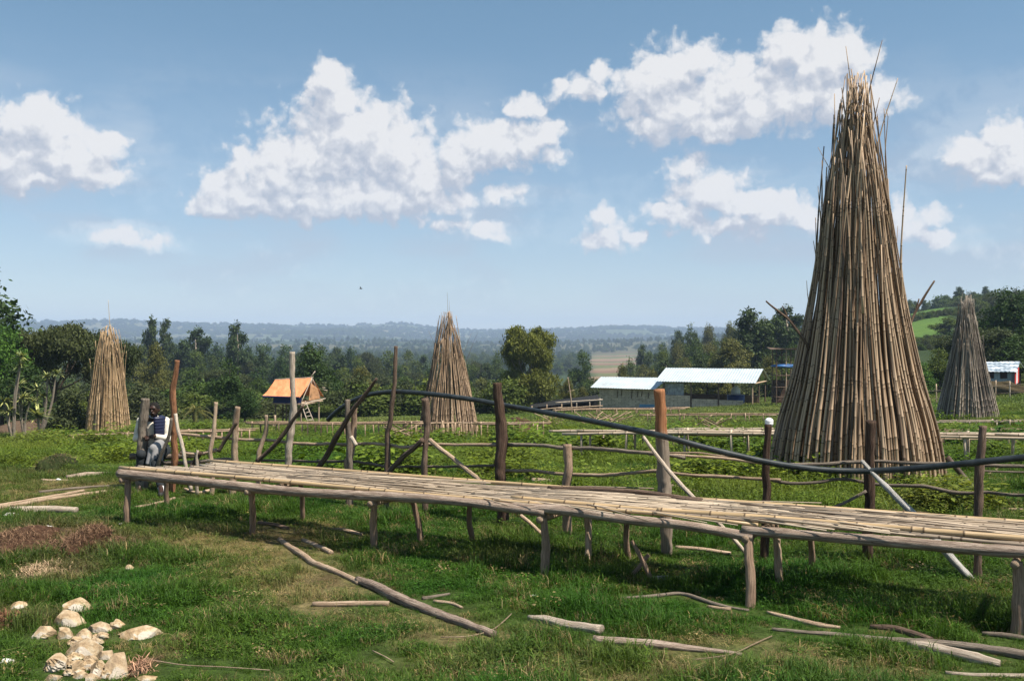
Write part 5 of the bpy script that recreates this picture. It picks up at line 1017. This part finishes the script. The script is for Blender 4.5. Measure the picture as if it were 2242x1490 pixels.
TN = {'eucalypt': 'eucalyptus_tree', 'broadleaf': 'broadleaf_tree', 'dark_broadleaf': 'broadleaf_tree', 'umbrella': 'acacia_tree', 'willowy': 'round_tree', 'bush': 'bush', 'olive_tree': 'broadleaf_tree', 'bright_tree': 'broadleaf_tree'}
def tree(kind, px, top, d, wpx, lb, group=None, v=None, basez=None):
    var = TP[kind]; cm, tm, tw = var[(v if v is not None else rT.randrange(len(var))) % len(var)]
    x = (px-1121)/F*d; z = z1(x, d)-.2 if basez is None else basez; Ht = max(1.0, EYE-(top-745)*d/F-z); sw = wpx/F*d/tw
    o = empty(TN[kind], (x, d, z), rT.uniform(0, 6.28)); o.scale = (sw, sw, Ht/10); tag(o, lb, 'bush' if kind == 'bush' else 'tree', group)
    link('crown', cm, None, o); link('trunk', tm, None, o); return o
tree('umbrella', 120, 683, 78, 215, 'dark flat topped acacia tree rising left of the left bamboo cone', v=0)
tree('umbrella', 222, 694, 82, 150, 'dark acacia tree spreading behind the left bamboo cone', v=1)
tree('dark_broadleaf', -85, 540, 76, 370, 'big dark tree at the left edge whose leafy branch reaches into the photo', v=0)
tree('bright_tree', 5, 705, 70, 150, 'brighter green tree under the overhanging branch at the left edge', v=0)
tree('dark_broadleaf', 50, 790, 68, 170, 'shaded dark shrubby tree behind the dracaena plants', v=2)
tree('bush', 150, 838, 66, 120, 'greyish bush between the dracaenas and the left bamboo cone', v=0)
tree('bush', 190, 860, 70, 80, 'dark green bush hard against the left foot of the left cone', v=1)
tree('eucalypt', 327, 698, 260, 44, 'left one of two tall eucalyptus trees right of the left cone')
tree('eucalypt', 361, 701, 265, 40, 'right one of two tall eucalyptus trees right of the left cone')
tree('eucalypt', 522, 711, 240, 56, 'tall grey green eucalyptus standing alone above the wood')
tree('eucalypt', 430, 722, 250, 80, 'broad dark eucalyptus crown left of the lone tall eucalyptus')
tree('olive_tree', 341, 745, 125, 74, 'yellow green tree with a pale trunk above the seated person', v=0)
tree('dark_broadleaf', 505, 780, 95, 120, 'dense dark tree left of the orange tarp hut', v=1)
tree('dark_broadleaf', 685, 745, 105, 130, 'large dark tree rising behind the orange tarp hut', v=0)
tree('dark_broadleaf', 535, 855, 84, 90, 'dark leafy shrub tree in front of the wood left of the tarp hut', v=2)
tree('olive_tree', 790, 800, 120, 90, 'light olive tree behind the arched end of the pipe', v=1)
tree('willowy', 1163, 717, 112, 128, 'large rounded yellow green tree right of the middle cone')
tree('olive_tree', 1243, 828, 118, 50, 'slim brownish green tree right of the large rounded tree')
tree('broadleaf', 1276, 765, 220, 74, 'bluish green tree in the valley right of the large rounded tree')
tree('olive_tree', 1275, 845, 122, 44, 'small tree behind the netted pen')
tree('olive_tree', 1362, 795, 150, 50, 'small yellow green tree behind the left end of the shed roof')
tree('olive_tree', 1600, 738, 150, 120, 'wide olive green tree behind the open sided shed', v=0)
tree('eucalypt', 1650, 680, 165, 100, 'tallest eucalyptus behind the open sided shed')
tree('eucalypt', 1725, 674, 190, 90, 'dark eucalyptus just left of the big cone')
tree('umbrella', 2140, 700, 105, 180, 'grey green spreading tree behind the grey cone', v=1)
tree('dark_broadleaf', 2215, 628, 112, 190, 'big dark tree crown at the right edge above the tin shed', v=2)
tree('dark_broadleaf', 2230, 730, 100, 160, 'dark tree directly behind the tin shed roof', v=0)
tree('broadleaf', 2055, 760, 98, 110, 'leafy green tree left of the grey cone', v=2)
tree('bright_tree', 2015, 790, 92, 80, 'bright green small tree between the big cone and the grey cone', v=1)
def wood(rows, px0, px1, kinds, lb, grp, jit=12, sky_=None, wr_=(55, 110), step=34, avoid=()):
    for (d, top) in rows:
        px = px0+rT.uniform(0, step)
        while px < px1:
            dd_ = d*rT.uniform(.9, 1.12); tp_ = (np.interp(px, *sky_)+top if sky_ else top)+rT.uniform(-jit, jit)
            if not any(a0 < px < a1 and d0_ < dd_ < d1_ for a0, a1, d0_, d1_ in avoid):
                kd = rT.choice(kinds); tree(kd, px, tp_, dd_, rT.uniform(*wr_)*(.6 if kd == 'eucalypt' else 1), lb.format({'eucalypt': 'narrow grey green', 'broadleaf': 'round mid green', 'dark_broadleaf': 'dense dark', 'umbrella': 'flat topped', 'olive_tree': 'yellowish', 'bright_tree': 'bright green', 'bush': 'low bushy'}[kd]), grp+' '+kd.replace('_', ' '))
            px += step*rT.uniform(.75, 1.3)
SKL = ([200, 300, 400, 470, 560, 640, 700, 760, 830, 900, 960, 1020, 1080, 1130], [742, 742, 745, 742, 748, 752, 756, 752, 762, 768, 775, 772, 770, 775])
AV = [(560, 720, 0, 90), (1040, 1130, 0, 110)]
wood([(340, 2), (250, 26)], 230, 1130, ['eucalypt', 'broadleaf', 'dark_broadleaf', 'umbrella', 'broadleaf', 'broadleaf'], 'one of the {} trees in the far rows of the wood at left', 'far rows of the wood', 7, SKL, (55, 100), 38)
wood([(180, 52), (135, 82)], 240, 1110, ['broadleaf', 'umbrella', 'dark_broadleaf', 'olive_tree', 'broadleaf'], 'one of the {} trees in the near rows of the wood at left', 'near rows of the wood', 12, SKL, (70, 120), 62)
wood([(104, 122)], 250, 1110, ['bush', 'broadleaf', 'umbrella', 'bush'], 'one of the {} shrubs along the foot of the wood at left', 'foot of the wood', 10, SKL, (60, 110), 60, AV)
SKR = ([1350, 1400, 1450, 1500, 1560, 1620, 1700, 1760, 1820], [800, 768, 742, 716, 712, 702, 690, 690, 690])
wood([(345, 0), (290, 16), (235, 34), (180, 60)], 1370, 1790, ['eucalypt', 'broadleaf', 'broadleaf', 'olive_tree'], 'one of the {} trees on the hillside beyond the long shed', 'hillside trees', 8, SKR, (44, 80), 36)
wood([(140, 92)], 1400, 1790, ['olive_tree', 'broadleaf', 'olive_tree'], 'one of the {} trees right behind the shed roofs', 'trees behind the sheds', 8, SKR, (60, 90), 50)
wood([(460, 0)], 1960, 2120, ['eucalypt', 'broadleaf'], 'one of the {} trees in the ridge row above the meadow', 'ridge row', 4, ([1900, 2300], [655, 660]), (26, 40), 15)
wood([(210, 0)], 2060, 2330, ['broadleaf', 'dark_broadleaf', 'eucalypt'], 'one of the {} trees on the slope at the right edge', 'slope trees at the right', 10, ([1900, 2300], [695, 690]), (80, 120), 45)
wood([(96, 0)], 1930, 2330, ['broadleaf', 'bush', 'dark_broadleaf'], 'one of the {} shrubs behind the wire fence at the right', 'shrubs behind the wire fence', 10, ([1900, 2300], [812, 815]), (60, 90), 48)
# dense woodland floor and far forest
def tm_(k, v): me = TP[k][v][0]; return bpy.data.objects.new('%s_%d' % (k, v), me)
n = 4200; d = rng.uniform(96, 430, n); r_ = rng.uniform(-.62, .60, n); xx = r_*d
keep = ((r_ < .0) | ((r_ > .12) & (d > 128)) | (d > 150)) & (meadow_mask(xx, d) < .2) & (field_mask(xx, d) < .2) & ~((r_ > .02) & (r_ < .14) & (d < 135)) & ~((r_ > .37) & (r_ < .455) & (d > 125) & (d < 470)); xx, d, r_ = xx[keep], d[keep], r_[keep]; n = len(xx)
hh_ = rng.uniform(.22, .5, n)*(1+.5*sm(150, 300, d)); sxy = rng.uniform(.35, .75, n)*(1+.4*sm(150, 300, d))
scatter('undergrowth', 'tangled green undergrowth filling the floor of the wood', [tm_('bush', 0), tm_('bush', 1), tm_('bush', 2)], np.stack([xx, d, zg(xx, d)-.3], 1), np.stack([0*xx, 0*xx, rng.uniform(0, 6.28, n)], 1), np.stack([sxy, sxy, hh_*1.1], 1), rng.integers(0, 3, n), np.full((n, 3), .1))
n = 15000; d = 400*(3300/400)**(rng.random(n)**.75); r_ = rng.uniform(-.68, .66, n); xx = r_*d; fo = fbm(xx/170, d/120, 91)
keep = (fo > .34) & (field_mask(xx, d) < .15) & (meadow_mask(xx, d) < .1) & ~((r_ > .03) & (r_ < .16) & (d < 700)); xx, d = xx[keep], d[keep]; n = len(xx); s_ = rng.uniform(.7, 1.5, n)
scatter('far_forest', 'far trees fading into the valley haze', [tm_('broadleaf', 0), tm_('broadleaf', 1), tm_('dark_broadleaf', 0), tm_('eucalypt', 0), tm_('bush', 1)], np.stack([xx, d, zg(xx, d)-.5], 1), np.stack([0*xx, 0*xx, rng.uniform(0, 6.28, n)], 1), np.stack([s_*1.1, s_*1.1, s_*rng.uniform(.7, 1.1, n)], 1), rng.integers(0, 5, n), np.full((n, 3), .1))
n = 14000; d = rng.uniform(3000, 6200, n); r_ = rng.uniform(-.62, .6, n); xx = r_*d; fo = fbm(xx/260, d/160, 93); keep = fo > .46; xx, d = xx[keep], d[keep]; n = len(xx); s_ = rng.uniform(1.2, 2.6, n)
scatter('hill_forest', 'woods and hedges dotting the hazy blue hills', [tm_('bush', 0), tm_('bush', 1)], np.stack([xx, d, zg(xx, d)-1], 1), np.stack([0*xx, 0*xx, rng.uniform(0, 6.28, n)], 1), np.stack([s_*1.3, s_*1.3, s_*.9], 1), rng.integers(0, 2, n), np.full((n, 3), .1))
n = 420; r_ = rng.uniform(.385, .45, n); d = np.where(rng.random(n) < .4, rng.normal(318, 4, n), rng.uniform(205, 235, n)); xx = r_*d
scatter('hedge', 'dark hedge line crossing the green meadow and scrub below it', [tm_('bush', 0), tm_('bush', 1)], np.stack([xx, d, zg(xx, d)-.3], 1), np.stack([0*xx, 0*xx, rng.uniform(0, 6.28, n)], 1), np.full((n, 3), .22)*rng.uniform(.6, 1.2, n)[:, None], rng.integers(0, 2, n), np.full((n, 3), .1))

# dracaenas and palm
MSPK = leaf_mat('spiky_leaves', .2, .45, lambda t: mixc(t, attr(t, 'rn').outputs['Fac'], (.08, .12, .04), (.34, .36, .15)))
def rosette(a, c, n_, L, w, r, droop=.6, up=.5):
    for k in range(n_):
        th = r.uniform(0, 6.283); el = r.uniform(-.1, 1.3)*up*1.4; d_ = np.array([math.cos(th)*math.cos(el), math.sin(th)*math.cos(el), math.sin(el)]); s_ = np.array([-math.sin(th), math.cos(th), 0]); Lk = L*r.uniform(.7, 1.1); pts = []
        for q in range(5): f_ = q/4; p = np.array(c)+d_*Lk*f_+np.array([0, 0, -droop*Lk*f_*f_*.5]); ww = w*(1-.15*f_)*(1-f_**3) if q < 4 else 0; pts += [p-s_*ww, p+s_*ww]
        a.add(pts, np.array([[0, 1, 3, 2], [2, 3, 5, 4], [4, 5, 7, 6], [6, 7, 9, 8]]), rn=r.random())
for k, (px, py, d, heads, L, lb) in enumerate(((83, 940, 54, [(83, 912, 1.25)], 1.25, 'large spiky dracaena rosette low on the ground by the chopped wood'),
    (55, 945, 57, [(50, 872, .9), (66, 880, .8), (40, 845, .9)], .9, 'branched dracaena with three spiky heads left of the large rosette'), (88, 945, 60, [(104, 826, .8), (123, 818, .75), (82, 852, .8), (95, 868, .7)], .8, 'tall dracaena with pale stems and four heads above the large rosette'),
    (30, 950, 56, [(22, 900, .8), (10, 880, .9), (44, 800, .7), (46, 782, .7)], .8, 'slender dark dracaena cluster at the left edge'))):
    p = PD(px, py, d); p.z = z1(p.x, p.y); root = empty('dracaena', p); tag(root, lb, 'plant'); r = np.random.default_rng(k+40)
    for (hx, hy, L_) in heads:
        h_ = PD(hx, hy, d)-p; a = Acc(); rosette(a, tuple(h_), 70 if len(heads) == 1 else 46, L_, .06 if len(heads) == 1 else .05, r, .7, .6); link('leaf_head', a.mesh('leaf_head', False), MSPK, root)
        a = Acc(); log(a, [(0, 0, -.1), tuple(h_*.5+Vector((random.uniform(-.25, .25), 0, 0))), tuple(h_)], [.09, .07, .055], 7, .1, .2); link('stem', a.mesh('stem'), MGRY, root)
p = PD(428, 925, 62); p.z = z1(p.x, p.y); root = empty('palm', p); tag(root, 'small wild date palm with drooping fronds at the foot of the wood', 'palm'); r = np.random.default_rng(5); h_ = 1.25
MPLM = leaf_mat('palm_leaves', .2, .5, lambda t: mixc(t, attr(t, 'rn').outputs['Fac'], (.035, .06, .02), (.18, .17, .05)))
for k in range(34):
    th = r.uniform(0, 6.283); el = r.uniform(-.1, 1.35); L = r.uniform(1.3, 1.9); a = Acc(); d_ = np.array([math.cos(th)*math.cos(el), math.sin(th)*math.cos(el), math.sin(el)]); s_ = np.array([-math.sin(th), math.cos(th), 0]); rn_ = r.random(); prev = None
    C = [np.array([0, 0, h_])+d_*L*f_+np.array([0, 0, -1.1*L*f_*f_*.75]) for f_ in np.linspace(0, 1, 12)]
    tube(a, C, np.linspace(.02, .004, 12), 4, rn=rn_)
    for q in range(2, 12):
        tdir = C[q]-C[q-1]
        for sd_ in (-1, 1):
            for e_ in (0, .5): b_ = C[q-1]+tdir*e_; tip = b_+s_*sd_*.26*(1-q/16)+tdir*.9+np.array([0, 0, -.10]); a.add([b_-tdir*.09, b_+tdir*.09, tip], np.array([[0, 1, 2]]), rn=rn_)
    link('frond', a.mesh('frond', False), MPLM, root)
a = Acc(); log(a, [(0, 0, -.2), (0, 0, h_)], [.2, .16], 9, .25, .1); link('trunk', a.mesh('trunk'), MTRK, root)
# bird
p = PD(790, 632, 70); a = Acc(); tube(a, [(-.11, 0, 0), (-.07, 0, .005), (0, 0, .01), (.06, 0, .012), (.10, 0, .02), (.125, 0, .018)], [.004, .02, .03, .024, .016, .004], 8)
a.add([(.04, .02, .02), (-.04, .02, .02), (-.07, .16, .10), (-.01, .15, .11)], np.array([[0, 1, 2, 3]])); a.add([(.04, -.02, .02), (-.04, -.02, .02), (-.05, -.10, .13), (0, -.09, .14)], np.array([[3, 2, 1, 0]])); a.add([(-.1, 0, .005), (-.17, .03, 0), (-.17, -.03, 0)], np.array([[0, 1, 2]]))
tag(link('bird', a.mesh('bird'), mdk, None, p), 'tiny dark bird flying in the sky left of the middle cone', 'bird')

# ---------------------------------------------------------------- the seated person
S0 = PD(338, 988, 16.25); root = empty('person', S0)
tag(root, 'person in a cream shirt and navy puffer vest sitting with bowed head on the fence', 'person')
def ell(a, c, r, nu=16, nv=12): blob(a, c, r, 1, .0, nu, nv)
def limb(a, pts, rad):
    q, rr, t_ = resample(pts, rad, .03); tube(a, q, rr, 12)
    for p_, r_ in zip(pts, rad): ell(a, p_, (r_, r_, r_), 12, 8)
def body_obj(name, a, m, vox, parent=root, smooth=2):
    o = link(name, a.mesh(name), m, parent); md = o.modifiers.new('join', 'REMESH'); md.mode = 'VOXEL'; md.voxel_size = vox; md.use_smooth_shade = True
    s_ = o.modifiers.new('soften', 'SMOOTH'); s_.iterations = smooth; s_.factor = .5; return o
hips, chest, neck, head = (0, 0, .05), (.01, -.06, .40), (.03, -.10, .57), (.05, -.16, .695)
sh = [(-.19, -.08, .50), (.21, -.08, .50)]; elb = [(-.255, -.12, .22), (.285, -.14, .22)]; wri = [(-.03, -.34, .275), (.13, -.34, .285)]
kne = [(-.04, -.47, .00), (.16, -.47, .02)]; ank = [(-.06, -.42, -.50), (.42, -.86, -.50)]; toe = [(-.06, -.60, -.57), (.47, -1.06, -.545)]
a = Acc(); limb(a, [hips, (0, -.03, .22), chest, (.02, -.08, .50)], [.15, .13, .15, .11]); limb(a, [(.02, -.08, .5), neck, (.045, -.14, .63)], [.075, .06, .055]); limb(a, [sh[0], sh[1]], [.06, .06])
for s_ in (0, 1): limb(a, [sh[s_], elb[s_], wri[s_]], [.058, .044, .028]); limb(a, [(-.09+.18*s_, -.02, .02), kne[s_], ank[s_], toe[s_]], [.09, .062, .04, .032])
ell(a, head, (.078, .094, .112), 20, 16); ell(a, (.05, -.215, .635), (.05, .045, .045)); ell(a, (.05, -.262, .672), (.016, .022, .026)); ell(a, (.05, -.245, .722), (.055, .02, .016))
for s_ in (-1, 1): ell(a, (.05+s_*.078, -.15, .685), (.014, .022, .032)); ell(a, (.05+s_*.03, -.238, .70), (.014, .012, .011)); ell(a, (.05+s_*.012, -.258, .640), (.02, .012, .007))
for s_, sg in ((0, 1), (1, -1)):      # palms with five bent fingers each
    wv = Vector(wri[s_]); dr_ = Vector((.5*sg, -.75, -.05)).normalized(); sd2 = Vector((0, -.1, 1)).cross(dr_).normalized(); pc = wv+dr_*.05; limb(a, [tuple(wv), tuple(pc), tuple(pc+dr_*.035)], [.024, .034, .03])
    for f_ in range(4):
        b_ = pc+dr_*.04+sd2*(-.028+.019*f_); L_ = (.075, .085, .08, .06)[f_]; limb(a, [tuple(b_), tuple(b_+dr_*L_*.5+Vector((0, 0, .006))), tuple(b_+dr_*L_*.85+Vector((0, 0, -.02))), tuple(b_+dr_*L_*.9+Vector((0, .01, -.04)))], [.010, .0095, .009, .008])
    b_ = pc-sd2*.03*sg; limb(a, [tuple(b_), tuple(b_+dr_*.025-sd2*.022*sg+Vector((0, 0, .012))), tuple(b_+dr_*.055-sd2*.02*sg+Vector((0, 0, .008)))], [.012, .011, .009])
mskin = plain('skin', (.035, .016, .010), .5, .08, 12, .4); body_obj('body', a, mskin, .007, smooth=1)
a = Acc(); ell(a, (.05, -.145, .722), (.087, .098, .098), 20, 14); body_obj('hair', a, plain('black_hair', (.008, .007, .006), .9), .012)
a = Acc(); limb(a, [(0, 0, .06), (0, -.03, .22), chest, (.02, -.075, .50)], [.165, .155, .165, .11]); limb(a, [sh[0], sh[1]], [.075, .075]); limb(a, [(.02, -.08, .5), (.03, -.1, .56)], [.09, .072])
for s_ in (0, 1): limb(a, [sh[s_], elb[s_], tuple(Vector(elb[s_]).lerp(Vector(wri[s_]), .9))], [.07, .056, .038])
mshirt, t, b = mat('cream_knit', .9, .1); n_ = noise(t, N(t, 'ShaderNodeTexCoord').outputs['Object'], 9, 4); t.links.new(ramp(t, n_, [(.3, (.60, .54, .46)), (.7, (.76, .71, .62))]), b.inputs['Base Color']); bump(t, b, n_, .5, .03); body_obj('shirt', a, mshirt, .012)
mvest = plain('navy_quilt', (.014, .018, .05), .45, .1, 5, .4)
a = Acc()
for s_ in (-1, 1):
    for k in range(10):       # quilted rolls, one over the other
        z = .11+k*.048; w_ = .175+.035*math.sin((z-.1)*6); y_ = -.03-(z-.1)*.13
        pts = [(.01+s_*w_*math.sin(q), y_-w_*.98*math.cos(q)*.98, z+.012*math.sin(q*2)) for q in np.linspace(.5 if s_ > 0 else .6, 3.0, 10)]; limb(a, pts, [.036]*10)
    limb(a, [(.01+s_*.07, -.16, .53), (.01+s_*.14, -.09, .565), (.01+s_*.10, .0, .56)], [.035, .04, .035])
body_obj('vest', a, mvest, .012, smooth=1)
a = Acc(); limb(a, [(-.1, .03, .0), (.1, .03, .0)], [.16, .16])
for s_ in (0, 1): limb(a, [(-.09+.18*s_, -.02, .02), kne[s_], tuple(Vector(kne[s_]).lerp(Vector(ank[s_]), .88))], [.125, .085, .062])
body_obj('trousers', a, plain('dark_trousers', (.018, .022, .026), .85, .3, 6), .014)
a = Acc(); limb(a, [(.12, -.2, .15), (.20, -.32, .14), (.18, -.50, .10)], [.075, .09, .085]); limb(a, [(.13, -.50, .08), (.10, -.57, -.12)], [.05, .035]); limb(a, [(.22, -.52, .08), (.20, -.58, -.04), (.17, -.58, -.20)], [.06, .05, .035]); limb(a, [(.27, -.42, .07), (.28, -.48, -.08)], [.04, .03])
body_obj('grey_cloth', a, plain('grey_cloth', (.22, .215, .22), .9, .2, 5), .012, smooth=2)
for s_ in (0, 1):
    A_1, T_1 = Vector(ank[s_]), Vector(toe[s_]); a = Acc(); limb(a, [tuple(A_1+Vector((0, .03, -.05))), tuple(T_1)], [.05, .042]); body_obj('shoe', a, plain('shoe_leather', (.02, .02, .02), .6), .01, smooth=1)
    a = Acc(); limb(a, [tuple(A_1.lerp(Vector(kne[s_]), .12)), tuple(A_1)], [.05, .052]); body_obj('sock', a, mwcl, .01, smooth=1)
a = Acc(); log(a, [PD(285, 998, 16.25), PD(345, 1001, 16.27), PD(425, 996, 16.2)], [.05, .05, .045], 9, .12, .06); solo('seat_pole', a, MGRY, 'grey pole fixed between the first fence posts that the person sits on', 'pole', tuple(PD(285, 1000, 15.95)))

# ---------------------------------------------------------------- haze
hz = Acc(); box(hz, -9000, 9000, -400, 8700, -60, 190); mh = bpy.data.materials.new('haze_air'); mh.use_nodes = True; t = mh.node_tree; t.nodes.clear()
pv = N(t, 'ShaderNodeVolumePrincipled'); pv.inputs['Density'].default_value = HAZE_D; pv.inputs['Color'].default_value = (*HAZE_C, 1); pv.inputs['Anisotropy'].default_value = .0; om = N(t, 'ShaderNodeOutputMaterial'); t.links.new(pv.outputs[0], om.inputs['Volume'])
mh.cycles.homogeneous_volume = True
tag(link('haze', hz.mesh('haze', False), mh), 'pale blue haze hanging over the valley and the far hills', 'haze', kind='stuff')
